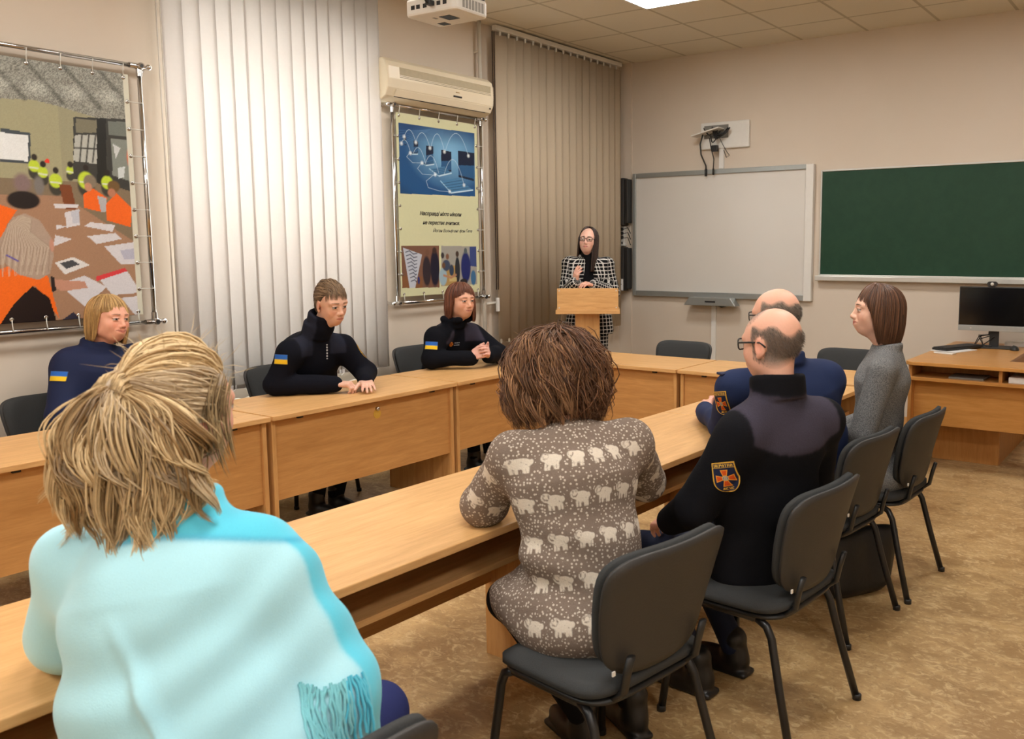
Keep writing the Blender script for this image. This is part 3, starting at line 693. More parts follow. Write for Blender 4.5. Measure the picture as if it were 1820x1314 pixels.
tr_ = MB(); tr_.prism([(-.31, -.07), (.26, -.07), (.20, .01), (-.25, .01)], -.15, -.045, 1)
tr_.build('pen_tray', M['grey_metal'], t, bevel=.006)
MB().span((-.07, -.154, -.038), (.04, -.149, -.022)).build('tray_slot', M['black_plastic'], t)
MB().tube([(.0, -.05, -.06), (.06, -.05, -.085), (.12, -.03, -.07)], .008, 8).build('tray_cable', M['cable'], t, True)
t = thing('chalkboard', 'dark green chalkboard with thin aluminium frame and chalk ledge', 'chalkboard', (-1.47, WY, 1.30))
W, H = 2.98, .965
gm_, nt, b, o = new_mat('green_chalkboard_enamel')
v = texco(nt); n1 = noise(nt, v, 1.5, 5, .65, .6); n2 = noise(nt, v, 14, 4, .7)
setin(b, 'Base Color', mixc(nt, mathn(nt, 'MULTIPLY', n1, n2), rgb(20, 56, 38), rgb(42, 80, 58))); setin(b, 'Roughness', .55); setin(b, 'Specular IOR Level', .3)
MB().span((-W/2+.006, -.022, .012), (W/2-.006, -.004, H-.006)).build('panel', gm_, t)
frame4(t, 'frame_bar', W, H, (.014, .014, .016, .02), .032, [M['alu']]*4, 0)
ld = MB().span((-W/2-.02, -.075, -.035), (W/2+.02, 0, .008)); ld.build('chalk_ledge', M['alu'], t, bevel=.004)
# wall box with cables
t = thing('wall_box', 'white wall box with tangled black cables above the whiteboard', 'wall box', (-3.93, WY, 2.52))
MB().span((-.26, -.035, 0), (.255, 0, .255)).build('back_plate', M['white_plastic'], t, bevel=.01)
MB().span((-.22, -.037, .10), (.04, -.034, .225)).build('niche', plain('grey_recess', rgb(120, 118, 112), .6), t)
MB().box((-.15, -.10, .155), (.30, .14, .012), Matrix.Rotation(R(-12), 3, 'Y')).build('bracket_shelf', M['white_plastic'], t, bevel=.003)
cb = MB(); rr = random.Random(5)
for k in range(9):
    x0, x1 = rr.uniform(-.22, -.05), rr.uniform(-.05, .10); z0, z1 = rr.uniform(.12, .21), rr.uniform(.10, .19); sag = rr.uniform(.03, .14)
    cb.tube([(x0+(x1-x0)*f, -.09-.03*math.sin(PI*f), z0+(z1-z0)*f-sag*4*f*(1-f)*.6) for f in [i/10 for i in range(11)]], .0055 if k % 2 else .008, 6)
cb.tube([(-.20, -.10, .14), (-.235, -.09, .05), (-.23, -.08, -.05), (-.18, -.07, -.16), (-.185, -.06, -.22)], .0075, 8)
cb.tube([(-.13, -.10, .10), (-.115, -.09, .0), (-.09, -.08, -.10), (-.10, -.07, -.20)], .0055, 8)
cb.tube([(-.04, -.09, .12), (.0, -.07, .03), (.04, -.06, -.04), (.06, -.05, -.07), (.03, -.05, -.09), (.0, -.05, -.02)], .0035, 6)
cb.build('cable_bundle', M['cable'], t, True)
MB().span((-.11, -.10, -.03), (-.05, -.06, .03)).build('power_block', M['black_plastic'], t, bevel=.004)
MB().tube([(-.185, -.06, -.19), (-.185, -.06, -.26)], .013, 8).build('cable_plug', M['black_plastic'], t, True)
MB().tube([(-.10, -.07, -.19), (-.10, -.07, -.25)], .010, 8).build('cable_plug', M['black_plastic'], t, True)
tag(MB().span((-3.995, WY-.022, 2.33), (-3.945, WY, 2.52)).build('cable_trunk', M['white_plastic'], bevel=.003), 'short white cable trunk between wall box and whiteboard', 'cable trunk')
tag(MB().span((-4.06, WY-.022, .0), (-4.01, WY, 1.03)).build('cable_trunk', M['white_plastic'], bevel=.003), 'long white cable trunk below the whiteboard tray', 'cable trunk')
# loudspeakers and socket strip in the corner
def speaker(z, h, lab, sticker):
    t = thing('loudspeaker', lab, 'loudspeaker', (-5.055, WY-.022, z), 0, 'black loudspeakers beside the whiteboard')
    MB().span((-.075, -.12, 0), (.035, -.02, h)).build('cabinet', M['shell'], t, bevel=.006)
    MB().span((.035, -.11, .02), (.078, -.02, h-.01)).build('side_housing', M['black_plastic'], t, bevel=.006)
    if sticker:
        MB().span((-.071, -.1225, .005), (.031, -.12, .125)).build('paper_sticker', M['paper'], t)
        MB().tube([(-.045, -.124, .075), (-.03, -.124, .088), (-.015, -.124, .07), (0, -.124, .06), (.012, -.124, .072)], .0035, 6).build('sticker_drawing', M['black_plastic'], t)
    else:
        MB().lathe([(.028, 0), (.028, .004), (.022, .005), (.018, .001)], (-.02, -.12, .075), 20, Matrix.Rotation(PI/2, 3, 'X')).build('driver_ring', M['black_plastic'], t, True)
    MB().span((-.02, -.02, h*.45), (.02, .005, h*.55)).build('wall_bracket', M['black_plastic'], t)
speaker(1.80, .48, 'upper black loudspeaker in the corner, above the socket strip', False)
speaker(1.12, .455, 'lower black loudspeaker in the corner with a white sticker', True)
t = thing('socket_strip', 'white socket strip with three black plugs between the loudspeakers', 'socket strip', (-5.075, WY-.022, 1.585))
MB().span((-.045, -.05, .0), (.025, .0, .205)).build('strip_body', M['white_plastic'], t, bevel=.006)
for k in range(3):
    p_ = MB().lathe([(.018, 0), (.018, .012), (.012, .03), (.006, .045)], (-.005, -.05, .175-.042*k), 12, Matrix.Rotation(PI/2, 3, 'X')).build('plug', M['black_plastic'], t, True)
    MB().tube([(-.005, -.09, .175-.042*k), (.03, -.10, .170-.045*k), (.07, -.06, .19-.05*k), (.085, -.03, .13-.06*k)], .005, 6).build('plug_cable', M['cable'], p_, True)
MB().span((-.015, -.052, .02), (.0, -.049, .045)).build('switch', M['black_plastic'], t)

# ------------------------------------------------------------------ projector
t = thing('projector', 'white projector hanging from the ceiling above the air conditioner', 'projector', (-3.26, 3.45, 2.74), R(182))
B_ = MB().prism(rrect(.335, .255, .03), 0, .085, 2).build('casing', M['white_plastic'], t, bevel=.012)
MB().prism(rrect(.325, .245, .03), .085, .10, 2).build('base_plate', M['black_plastic'], t)
MB().span((-.06, -.03, -.0015), (.01, .05, .002)).build('lower_vent', M['black_plastic'], t)
MB().span((.06, -.10, -.0015), (.11, -.05, .002)).build('lower_vent', M['black_plastic'], t)
MB().span((.04, .02, -.001), (.055, .05, .001)).build('badge', plain('grey_badge', rgb(140, 140, 138), .5), t)
s_ = MB()
for k in range(7): s_.span((-.1695, -.085+.024*k, .018), (-.1665, -.07+.024*k, .065))
s_.build('exhaust_grille', plain('grey_grille_plastic', rgb(150, 148, 142), .5), t)
s_ = MB()
for x in (-.10, -.06, .03, .075, .11): s_.span((x-.012, .1265, .03), (x+.012, .129, .05))
s_.build('connector_panel', M['black_plastic'], t)
pc = MB().tube([(-.02, .13, .042), (-.02, .165, .042), (-.01, .18, .07), (.02, .16, .13), (.03, .08, .16), (0, 0, .2)], .008, 8).build('power_cable', M['cable'], t, True)
MB().span((-.035, .128, .03), (-.005, .165, .055)).build('power_plug', M['black_plastic'], t, bevel=.004)
MB().lathe([(.03, -.02), (.034, .0), (.024, .004)], (.09, -.125, .045), 20, Matrix.Rotation(PI/2, 3, 'X')).build('lens', M['screen'], t, True)
m_ = MB().span((-.09, -.09, .10), (.09, .09, .112)).tube([(0, 0, .11), (0, 0, .70)], .02, 14).lathe([(.07, .69), (.07, .704)], (0, 0, 0), 20)
m_.build('ceiling_mount', M['white_metal'], t, True, angle=R(35))

# ------------------------------------------------------------------ lectern
t = thing('lectern', 'beech lectern with boxed top on a single column', 'lectern', (-4.29, 6.165, 0), R(34))
MB().box((0, 0, .015), (.50, .42, .03)).build('base', M['woody'], t, bevel=.002)
MB().box((-.005, .02, .53), (.205, .16, 1.0)).build('column', M['woody'], t, bevel=.002)
MB().box((0, .015, 1.05), (.53, .36, .034)).build('lower_board', M['wood'], t, bevel=.002)
MB().box((0, -.145, 1.155), (.505, .018, .176)).build('front_panel', M['wood'], t, bevel=.002)
for s in (-1, 1): MB().box((s*.243, .02, 1.13), (.018, .31, .13)).build('side_panel', M['wood'], t, bevel=.002)
MB().box((0, .02, 1.20), (.466, .30, .016), Matrix.Rotation(R(-14), 3, 'X')).build('reading_board', M['wood'], t, bevel=.002)
s_ = MB()
for x in (-.235, .235):
    for z in (1.085, 1.225): s_.lathe([(.006, 0), (.006, .002)], (x, -.154, z), 10, Matrix.Rotation(PI/2, 3, 'X'))
s_.build('screw_cover', M['alu'], t)

# ------------------------------------------------------------------ teacher's desk and what stands on it
t = thing('teacher_desk', 'L-shaped beech desk with a shelf slot, under the computer screen', 'desk', (-1.74, 6.42, 0))
# local origin: the outer front left corner
top = arcpts((.07, .07), .07, PI, 1.5*PI, 6)+[(2.0, 0), (2.0, .37), (.63, .37), (.63, 1.56), (0, 1.56)]
MB().prism(top, .745, .77, 2).build('desktop', M['wood2'], t, bevel=.003)
MB().span((.03, .03, .635), (1.97, .34, .66)).build('shelf_board', M['wood2'], t, bevel=.002)
for x in (.62, 1.3): MB().span((x, .05, .66), (x+.022, .33, .745)).build('divider', M['wood2v'], t)
MB().span((.03, .325, .60), (1.97, .345, .745)).build('shelf_back', M['wood2v'], t)
MB().span((.02, .06, 0), (.044, .9, .745)).build('side_panel', M['wood2v'], t, bevel=.002)
MB().span((1.95, .06, 0), (1.974, .34, .635)).build('side_panel', M['wood2v'], t, bevel=.002)
MB().span((.044, .14, .305), (1.95, .16, .635)).build('front_panel', M['wood2'], t, bevel=.002)
MB().span((.12, .42, 0), (.58, .44, .745)).build('inner_panel', M['wood2v'], t, bevel=.002)
MB().span((.56, .44, 0), (.582, 1.50, .745)).build('inner_panel', M['wood2v'], t, bevel=.002)
tag(MB().span((-1.45, 6.50, .66), (-1.22, 6.72, .672)).build('booklet', plain('grey_paper_booklet', rgb(120, 116, 108), .7)), 'thin grey booklet lying in the shelf slot of the L-shaped desk', 'booklet')
tag(MB().span((-1.06, 6.48, .66), (-.80, 6.71, .70)).build('paper_stack', M['paper'], bevel=.003), 'stack of white paper in the shelf slot at the right edge', 'paper')
# monitor
t = thing('monitor', 'black flat computer monitor with grey chin on the L-shaped desk', 'monitor', (-1.37, 7.62, .77), R(4))
MB().span((-.265, -.03, .135), (.265, .005, .485)).build('panel_case', M['black_plastic'], t, bevel=.004)
MB().span((-.257, -.0325, .182), (.257, -.0295, .478)).build('screen', M['screen'], t)
MB().span((-.265, -.034, .135), (.265, -.028, .178)).build('chin', M['grey_metal'], t, bevel=.002)
MB().box((-.17, -.0352, .155), (.012, .002, .008)).build('badge', M['alu'], t)
MB().box((0, .03, .10), (.07, .02, .22)).build('neck', M['black_plastic'], t, bevel=.004)
MB().prism(rrect(.30, .19, .02), 0, .012, 2).build('foot', M['black_plastic'], t, bevel=.003)
cb = MB()
for k in range(6):
    rr = random.Random(30+k); x0 = rr.uniform(-.04, .08)
    cb.tube([(x0, .06, .2), (x0-.05*rr.random(), .05, .10), (x0-.14*rr.random()-.02, .02, .05+.05*rr.random()), (x0-.10, -.02, .022), (-.16+.06*k*.5, -.06, .017)], .004, 6)
cb.build('cable_bundle', M['cable'], t, True)
t = thing('webcam', 'small black webcam clipped on top of the monitor', 'webcam', (-1.395, 7.61, 1.256), R(4))
MB().prism(rrect(.075, .04, .018), -.03, .0, 1).build('camera_body', M['black_plastic'], t, True, .002, angle=R(40))
o_ = bpy.data.objects[t.children[0].name]; o_.location.z = .022
MB().lathe([(.013, 0), (.013, .004), (.009, .005)], (0, -.03, .022), 16, Matrix.Rotation(PI/2, 3, 'X')).build('lens_ring', M['alu'], t, True)
MB().span((-.02, -.025, 0), (.02, .02, .004)).build('clip', M['black_plastic'], t)
t = thing('keyboard', 'black keyboard on white paper at the left of the monitor', 'keyboard', (-1.585, 7.36, .776), R(66))
MB().box((0, 0, .010), (.44, .135, .016)).build('keyboard_body', M['black_plastic'], t, bevel=.003)
k_ = MB()
for j in range(5):
    for i in range(18): k_.box((-.204+i*.024, -.05+j*.025, .021), (.019, .020, .007))
k_.build('keys', plain('dark_grey_keys', rgb(44, 44, 46), .5), t)
tag(MB().box((-1.59, 7.26, .773), (.21, .297, .005), Matrix.Rotation(R(-20), 3, 'Z')).build('paper_sheet', M['paper']), 'white paper pad under the keyboard', 'paper')
t = thing('mobile_phone', 'white mobile phone at the front of the keyboard', 'phone', (-1.60, 7.02, .771), R(-12))
MB().prism(rrect(.15, .075, .012), 0, .010, 2).build('phone_case', M['white_plastic'], t, bevel=.002)
MB().prism(rrect(.14, .066, .008), .010, .0105, 2).build('phone_glass', plain('pale_phone_glass', rgb(206, 200, 190), .2), t)
t = thing('computer_mouse', 'black computer mouse to the right of the monitor foot', 'mouse', (-1.20, 7.52, .771), R(20))
MB().ball((0, 0, .006), (.033, .058, .030), 16, 10).build('mouse_shell', M['black_plastic'], t, True)
MB().ball((0, .03, .030), (.004, .010, .007), 8, 6).build('wheel', M['shell'], t, True)
MB().tube([(0, .05, .01), (-.03, .09, .008), (-.09, .10, .006), (-.14, .08, .006)], .003, 6).build('mouse_cable', M['cable'], t, True)
tag(MB().span((-1.32, 7.80, .7705), (-1.14, 7.97, .80)).build('paper_box', M['paper'], bevel=.002), 'flat white box against the wall behind the monitor', 'box')
# handbag on the floor
def bag():
    t = thing('handbag', 'black handbag on the floor between the two farthest occupied chairs', 'bag', (-1.25, 3.93, 0), R(60))
    V, F = bent_pad(.40, .30, .14, .04, .0, 14, 12, .03)
    MB().add([(x*(.9+.35*(z+.15)/.3)+.03*max(0, z), y*(1-.6*(z+.15)/.3)+.012*math.sin(x*30)*(z+.15)/.3, z+.152+.05*x*(z+.15)/.3) for x, y, z in V], F).build('bag_body', plain('black_soft_leather', rgb(13, 13, 15), .45, bmp=.3, scale=50), t, True)
    MB().tube([(-.10, .0, .29), (-.08, .0, .36), (0, .0, .39), (.08, .0, .36), (.10, .0, .29)], .008, 8).build('handle', M['cable'], t, True)
bag()

# ------------------------------------------------------------------ daylight, camera
wd = bpy.data.worlds.new('daylight'); SC.world = wd; wd.use_nodes = True
nt = wd.node_tree; nt.nodes.clear()
bg = nt.nodes.new('ShaderNodeBackground'); wo = nt.nodes.new('ShaderNodeOutputWorld')
bg.inputs[0].default_value = (1, .985, .97, 1); bg.inputs[1].default_value = 7.2   # bright overcast sky
nt.links.new(bg.outputs[0], wo.inputs[0])
cam = bpy.data.cameras.new('camera'); co = bpy.data.objects.new('camera', cam); COL.objects.link(co)
cr, cu_, cf = Vector((0.82711539, 0.5620149, -0.00440144)), Vector((-0.06306202, 0.10058431, 0.99292798)), Vector((-0.55848304, 0.82098846, -0.11863663))
mt = Matrix((cr, cu_, -cf)).transposed().to_4x4(); mt.translation = (0, 0, 1.6)
co.matrix_world = mt
cam.sensor_width = 36; cam.lens = 1587.567/1820*36; cam.shift_x = -(1062.325-910)/1820; cam.shift_y = -(657-624.861)/1820
cam.clip_start = .05
cam.dof.use_dof = True; cam.dof.focus_distance = 4.3; cam.dof.aperture_fstop = 6.3
SC.camera = co
SC.view_settings.view_transform = 'Standard'; SC.view_settings.look = 'None'; SC.view_settings.gamma = 1; SC.view_settings.use_curve_mapping = False
SC.view_settings.exposure = 0.38
# ================================================================== people: signed distance fields, meshed
def vnorm(a): a = np.asarray(a, float); return a/np.linalg.norm(a)
def npv(*a): return np.array(a, float)
class Field:
    def __init__(s): s.ops = []; s.disp = None
    def cap(s, a, b, ra, rb=None, k=.02, sub=False):
        s.ops.append(('cap', np.array(a, float), np.array(b, float), ra, ra if rb is None else rb, k, sub)); return s
    def ell(s, c, r, rot=None, k=.02, sub=False):
        s.ops.append(('ell', np.array(c, float), np.array(r, float), np.eye(3) if rot is None else np.array(rot, float), None, k, sub)); return s
    def box(s, c, h, rot=None, r=.005, k=.02, sub=False):
        s.ops.append(('box', np.array(c, float), np.array(h, float), np.eye(3) if rot is None else np.array(rot, float), r, k, sub)); return s
    def tor(s, a, b, side, wa, wb, da, db, k=.03, sub=False):
        """elliptical capsule a..b; half width w along side, half depth d across"""
        s.ops.append(('tor', np.array(a, float), np.array(b, float), np.array(side, float), (wa, wb, da, db), k, sub)); return s
    def ring(s, c, rot, rx, ry, r, h=0, k=.01, sub=False):
        s.ops.append(('ring', np.array(c, float), np.array(rot, float), (rx, ry, r, h), None, k, sub)); return s
    @staticmethod
    def dist(o, P):
        t = o[0]
        if t == 'cap':
            a, b, ra, rb = o[1:5]; ba = b-a; L = ba@ba+1e-12
            pa = P-a; h = np.clip((pa@ba)/L, 0, 1)
            return np.linalg.norm(pa-h[..., None]*ba, axis=-1)-(ra+(rb-ra)*h)
        if t == 'ell':
            q = (P-o[1])@o[3]; r = o[2]
            k0 = np.linalg.norm(q/r, axis=-1); k1 = np.linalg.norm(q/(r*r), axis=-1)+1e-9
            return k0*(k0-1)/k1
        if t == 'box':
            q = np.abs((P-o[1])@o[3])-(o[2]-o[4])
            return np.linalg.norm(np.maximum(q, 0), axis=-1)+np.minimum(q.max(-1), 0)-o[4]
        if t == 'tor':
            a, b, sd, (wa, wb, da, db) = o[1:5]; ax = b-a; L = np.linalg.norm(ax); ax = ax/L
            sd = sd-ax*(sd@ax); sd = sd/np.linalg.norm(sd); fd = np.cross(ax, sd)
            pa = P-a; z = pa@ax; h = np.clip(z/L, 0, 1)
            w = wa+(wb-wa)*h; d = da+(db-da)*h; m = np.minimum(w, d)
            x = (pa@sd)/w*m; y = (pa@fd)/d*m; e = z-h*L
            return np.sqrt(x*x+y*y+e*e)-m
        if t == 'ring':
            q = (P-o[1])@o[2]; rx, ry, r, h = o[3]
            rad = np.sqrt((q[..., 0]/rx)**2+(q[..., 1]/ry)**2)+1e-9
            dd = (rad-1)*min(rx, ry); zz = np.maximum(np.abs(q[..., 2])-h, 0)
            return np.sqrt(dd*dd+zz*zz)-r
    @staticmethod
    def bounds(o):
        t = o[0]
        if t == 'cap':
            r = max(o[3], o[4]); return np.minimum(o[1], o[2])-r, np.maximum(o[1], o[2])+r
        if t == 'ell': r = np.sqrt(((o[3]*o[2])**2).sum(1)); return o[1]-r, o[1]+r
        if t == 'box': r = np.abs(o[3])@o[2]; return o[1]-r, o[1]+r
        if t == 'tor': r = max(o[4]); return np.minimum(o[1], o[2])-r, np.maximum(o[1], o[2])+r
        if t == 'ring': r = max(o[3][0], o[3][1])+o[3][2]+o[3][3]; return o[1]-r, o[1]+r
    @staticmethod
    def comb(D, d, k, sub):
        if sub:
            d = -d; h = np.maximum(k-np.abs(D-d), 0)/k
            return np.maximum(D, d)+h*h*k*.25
        h = np.maximum(k-np.abs(D-d), 0)/k
        return np.minimum(D, d)-h*h*k*.25
    def value(s, P):
        P = np.asarray(P, float); D = np.full(P.shape[:-1], .3)
        for o in s.ops: D = s.comb(D, s.dist(o, P), o[-2], o[-1])
        if s.disp is not None: D = D+s.disp(P)
        return D
    def normal(s, P, e=.002):
        g = np.stack([s.value(P+e*np.eye(3)[i])-s.value(P-e*np.eye(3)[i]) for i in range(3)], -1)
        return g/(np.linalg.norm(g, axis=-1, keepdims=True)+1e-12)
    def box_of(s):
        lo = np.full(3, 1e9); hi = -lo
        for o in s.ops:
            if o[-1]: continue
            a, b = s.bounds(o); lo = np.minimum(lo, a); hi = np.maximum(hi, b)
        return lo, hi
    def mesh(s, h, lo=None, hi=None, clean=True):
        l0, h0 = s.box_of()
        lo = (l0 if lo is None else np.maximum(np.array(lo, float), l0))-3*h; hi = (h0 if hi is None else np.minimum(np.array(hi, float), h0))+3*h
        n = np.ceil((hi-lo)/h).astype(int)+1
        ax = [lo[i]+h*np.arange(n[i]) for i in range(3)]
        D = np.full(n, .3, np.float32)
        for o in s.ops:
            a, b = s.bounds(o); pad = o[-2]+4*h
            i0 = np.clip(np.floor((a-pad-lo)/h).astype(int), 0, n); i1 = np.clip(np.ceil((b+pad-lo)/h).astype(int)+1, 0, n)
            if (i1 <= i0).any(): continue
            sl = tuple(slice(i0[i], i1[i]) for i in range(3))
            P = np.stack(np.meshgrid(*[ax[i][sl[i]] for i in range(3)], indexing='ij'), -1)
            D[sl] = s.comb(D[sl], s.dist(o, P), o[-2], o[-1])
        if s.disp is not None:
            near = np.abs(D) < max(.03, 4*h)
            idx = np.nonzero(near); P = np.stack([ax[i][idx[i]] for i in range(3)], -1)
            D[idx] += s.disp(P)
        return surface_nets(D, lo, h)
def surface_nets(D, lo, h):
    S = D < 0; nx, ny, nz = D.shape
    c = S[:-1, :-1, :-1].astype(np.int8)
    tot = np.zeros((nx-1, ny-1, nz-1), np.int8)
    for i in (0, 1):
        for j in (0, 1):
            for k in (0, 1): tot += S[i:nx-1+i, j:ny-1+j, k:nz-1+k]
    act = (tot > 0) & (tot < 8)
    I, J, K = np.nonzero(act); N = len(I)
    vid = np.full(act.shape, -1, np.int64); vid[I, J, K] = np.arange(N)
    acc = np.zeros((N, 3)); cnt = np.zeros(N)
    cor = [(0, 0, 0), (1, 0, 0), (0, 1, 0), (1, 1, 0), (0, 0, 1), (1, 0, 1), (0, 1, 1), (1, 1, 1)]
    val = [D[I+a, J+b, K+c2] for a, b, c2 in cor]
    for p in range(8):
        for q in range(p+1, 8):
            if sum(abs(x-y) for x, y in zip(cor[p], cor[q])) != 1: continue
            m = (val[p] < 0) != (val[q] < 0)
            t = np.where(m, val[p]/(val[p]-val[q]+1e-12), 0)
            pos = np.array(cor[p])+t[:, None]*(np.array(cor[q])-np.array(cor[p]))
            acc[m] += pos[m]; cnt[m] += 1
    V = lo+h*(np.stack([I, J, K], 1)+acc/np.maximum(cnt, 1)[:, None])
    F = []
    for ax in range(3):
        a1, a2 = (ax+1) % 3, (ax+2) % 3
        s0 = [slice(None)]*3; s1 = [slice(None)]*3
        s0[ax] = slice(0, -1); s1[ax] = slice(1, None)
        A, B = S[tuple(s0)], S[tuple(s1)]
        ch = A != B
        e = np.nonzero(ch)
        ok = (e[a1] > 0) & (e[a2] > 0) & (e[a1] < D.shape[a1]-1) & (e[a2] < D.shape[a2]-1)
        e = [x[ok] for x in e]; flip = B[tuple(e)]
        def cell(d1, d2):
            q = [x.copy() for x in e]; q[a1] = q[a1]-d1; q[a2] = q[a2]-d2
            return vid[tuple(q)]
        quad = np.stack([cell(1, 1), cell(0, 1), cell(0, 0), cell(1, 0)], 1)
        quad[flip] = quad[flip][:, ::-1]
        F.append(quad)
    F = np.concatenate(F)
    F = F[(F >= 0).all(1)]
    return V, F
def relax(V, F, it=1, f=.5):
    for _ in range(it):
        acc = np.zeros_like(V); cnt = np.zeros(len(V))
        for i in range(4):
            for j in ((i+1) % 4, (i+3) % 4):
                np.add.at(acc, F[:, i], V[F[:, j]]); np.add.at(cnt, F[:, i], 1)
        V = V*(1-f)+acc/np.maximum(cnt, 1)[:, None]*f
    return V
def joinm(parts):
    V = []; F = []; o = 0
    for v, f in parts: V.append(v); F.append(f+o); o += len(v)
    return np.concatenate(V), np.concatenate(F)
def folds(seed, amp, freq, n=7, squash=(1, 1, .45)):
    r = np.random.default_rng(seed); W = r.normal(size=(n, 3)); W /= np.linalg.norm(W, axis=1)[:, None]; W *= np.array(squash)
    W *= freq*(.6+.9*r.random(n))[:, None]; ph = r.random(n)*6.28; A = amp*(.5+r.random(n))/n*1.6
    def f(P):
        q = P+.012*np.sin(P[..., [1, 2, 0]]*31+ph[0])
        return sum(A[i]*np.sin(q@W[i]+ph[i]) for i in range(n))
    return f

# ------------------------------------------------------------------ head
def rot_from(face_deg, pitch=0, roll=0):
    """columns: right, forward, up. pitch > 0 looks down, roll > 0 tilts to the right"""
    a = R(face_deg); f = npv(math.cos(a), math.sin(a), 0); rt = npv(math.sin(a), -math.cos(a), 0); up = npv(0, 0, 1)
    p = R(pitch); f, up = f*math.cos(p)-up*math.sin(p), up*math.cos(p)+f*math.sin(p)
    q = R(roll); rt, up = rt*math.cos(q)-up*math.sin(q), up*math.cos(q)+rt*math.sin(q)
    return np.stack([rt, f, up], 1)
class Head:
    def __init__(s, c, face, pitch=0, roll=0, size=1.0, skin=rgb(222, 172, 146), jaw=1.0, female=True, lips=rgb(176, 96, 88), brow=rgb(90, 66, 48), iris=rgb(58, 50, 44), smile=0, blush=.35, gaze=(0, 0), fat=1.0):
        s.c = np.array(c, float); s.M = rot_from(face, pitch, roll); s.k = size; s.skin = np.array(skin); s.fat = fat
        s.jaw = jaw; s.female = female; s.lips = np.array(lips); s.brow = np.array(brow); s.iris = np.array(iris); s.smile = smile; s.blush = blush; s.gaze = gaze; s.extra = None
    def w(s, *p): return s.c+s.M@(np.array(p, float)*s.k)
    def loc(s, P): return ((np.asarray(P)-s.c)@s.M)/s.k
    def field(s, F, neck_to=None, neck_r=.052):
        k = s.k; M_ = s.M; w = s.w; j = s.jaw; ft = s.fat
        def E(c, r, kk=.02, sub=False, rot=None):
            F.ell(w(*c), np.array(r)*k, M_ if rot is None else M_@rot, kk*k, sub)
        def Cp(a, b, ra, rb, kk=.01, sub=False): F.cap(w(*a), w(*b), ra*k, rb*k, kk*k, sub)
        E((0, -.015, .030), (.075, .096, .088))
        E((0, .030, .020), (.066, .062, .072), .03)
        E((0, .030, -.045), (.055*j*ft, .060, .062), .035)
        E((0, .048, -.085), (.030*j*ft, .034, .026), .04)
        for x in (-1, 1):
            E((x*.036*ft, .052, -.028), (.026*ft, .030, .030), .025)
            E((x*.044*ft, .005, -.062), (.018*ft, .036, .026), .03)
            Cp((x*.016, .088, .028), (x*.050, .074, .026), .0075, .007, .02)
            E((x*.0315, .103, .006), (.017, .020, .0135), .016, True)
        Cp((0, .088, .016), (0, .108, -.026), .0075, .0105, .016)
        E((0, .107, -.030), (.0115, .011, .0095), .010)
        for x in (-1, 1): E((x*.0125, .099, -.033), (.0075, .010, .0075), .008)
        E((0, .086, -.060), (.026, .016, .020), .02)
        sm = s.smile
        for x in (-1, 1):
            Cp((0, .1000, -.0558), (x*.024*(1+.22*sm), .087, -.059+.007*sm), .0044, .0026, .006)
            Cp((0, .0985, -.0660), (x*.022*(1+.22*sm), .086, -.0612+.006*sm), .0050, .0028, .006)
            Cp((-.0, .1075, -.0608), (x*.024*(1+.2*sm), .096, -.0602+.0075*sm), .0020, .0012, .003, True)
            E((x*.0315, .0815, .0055), (.0132, .0132, .0132), .003)
            Cp((x*.018, .0925, .0125), (x*.045, .0845, .0125), .0032, .003, .005)
            Cp((x*.019, .0915, -.003), (x*.044, .084, -.002), .0026, .0024, .005)
            r1 = np.array(Matrix.Rotation(x*R(-18), 3, 'Z'))
            E((x*.0775, -.012, -.006), (.0075, .019, .032), .008, False, r1)
            E((x*.0845, -.008, -.002), (.005, .010, .017), .006, True, r1)
            E((x*.076, -.002, -.036), (.006, .009, .010), .006)
        if neck_to is not None:
            if s.female: neck_r = min(neck_r, .046)
            F.cap(w(0, -.022, -.045), neck_to, neck_r*k*.98, neck_r*.98*k, .03)
            F.cap(w(0, .03, -.085), np.array(neck_to)+s.M[:, 1]*.01, .026*k, .034*k, .03)
    def paint(s, V):
        L = s.loc(V); C = np.tile(s.skin, (len(V), 1)); x, y, z = L.T; ax = np.abs(x)
        def blend(m, c):
            nonlocal C
            C = C*(1-m[:, None])+np.array(c)*m[:, None]
        def sph(c, r, soft): 
            d = np.sqrt((((np.stack([ax, y, z], 1)-np.array(c))/np.array(r))**2).sum(1)); return np.clip((1-d)/soft, 0, 1)
        red = s.skin*np.array([1.0, .70, .66])
        blend(sph((.038, .07, -.028), (.03, .05, .028), .8)*s.blush, red)
        blend(sph((0, .11, -.03), (.016, .03, .014), .8)*s.blush, red)
        blend(sph((.082, -.01, -.005), (.02, .03, .04), .6)*.5, red)
        sm = s.smile; zc = -.0605+.007*sm*np.clip(ax/.022, 0, 1)**1.5
        mw = .0255*(1+.22*sm); m = ((ax < mw) & (y > .074)).astype(float)*np.clip((.0088*(1-(ax/(mw*1.06))**2)-np.abs(z-zc-.0003))/.002, 0, 1)
        blend(m*.72, s.lips)
        m = ((ax < mw*1.04) & (y > .075)).astype(float)*np.clip((.0017-np.abs(z-zc))/.001, 0, 1); blend(m*.85, s.lips*.35)
        # brows
        zb = .0305-.10*np.maximum(ax-.036, 0)+.06*np.clip((.03-ax), -.01, .02)*-1
        m = ((ax > .013) & (ax < .054) & (y > .05)).astype(float)*np.clip((.0042*(1-.5*np.clip((ax-.03)/.024, 0, 1))-np.abs(z-zb))/.002, 0, 1); blend(m*.85, s.brow)
        # eyes: white, iris, pupil and lash line
        d = np.sqrt((ax-.0315)**2+(y-.0815)**2+(z-.0055)**2)
        lid = ((z < .0105-8*np.maximum(0, ax-.0315)**2*2) & (z > -.0005) & (ax > .0175) & (ax < .0455) & (y > .07))
        eye = (lid & (d < .0150)).astype(float)
        blend(eye, rgb(176, 166, 158))
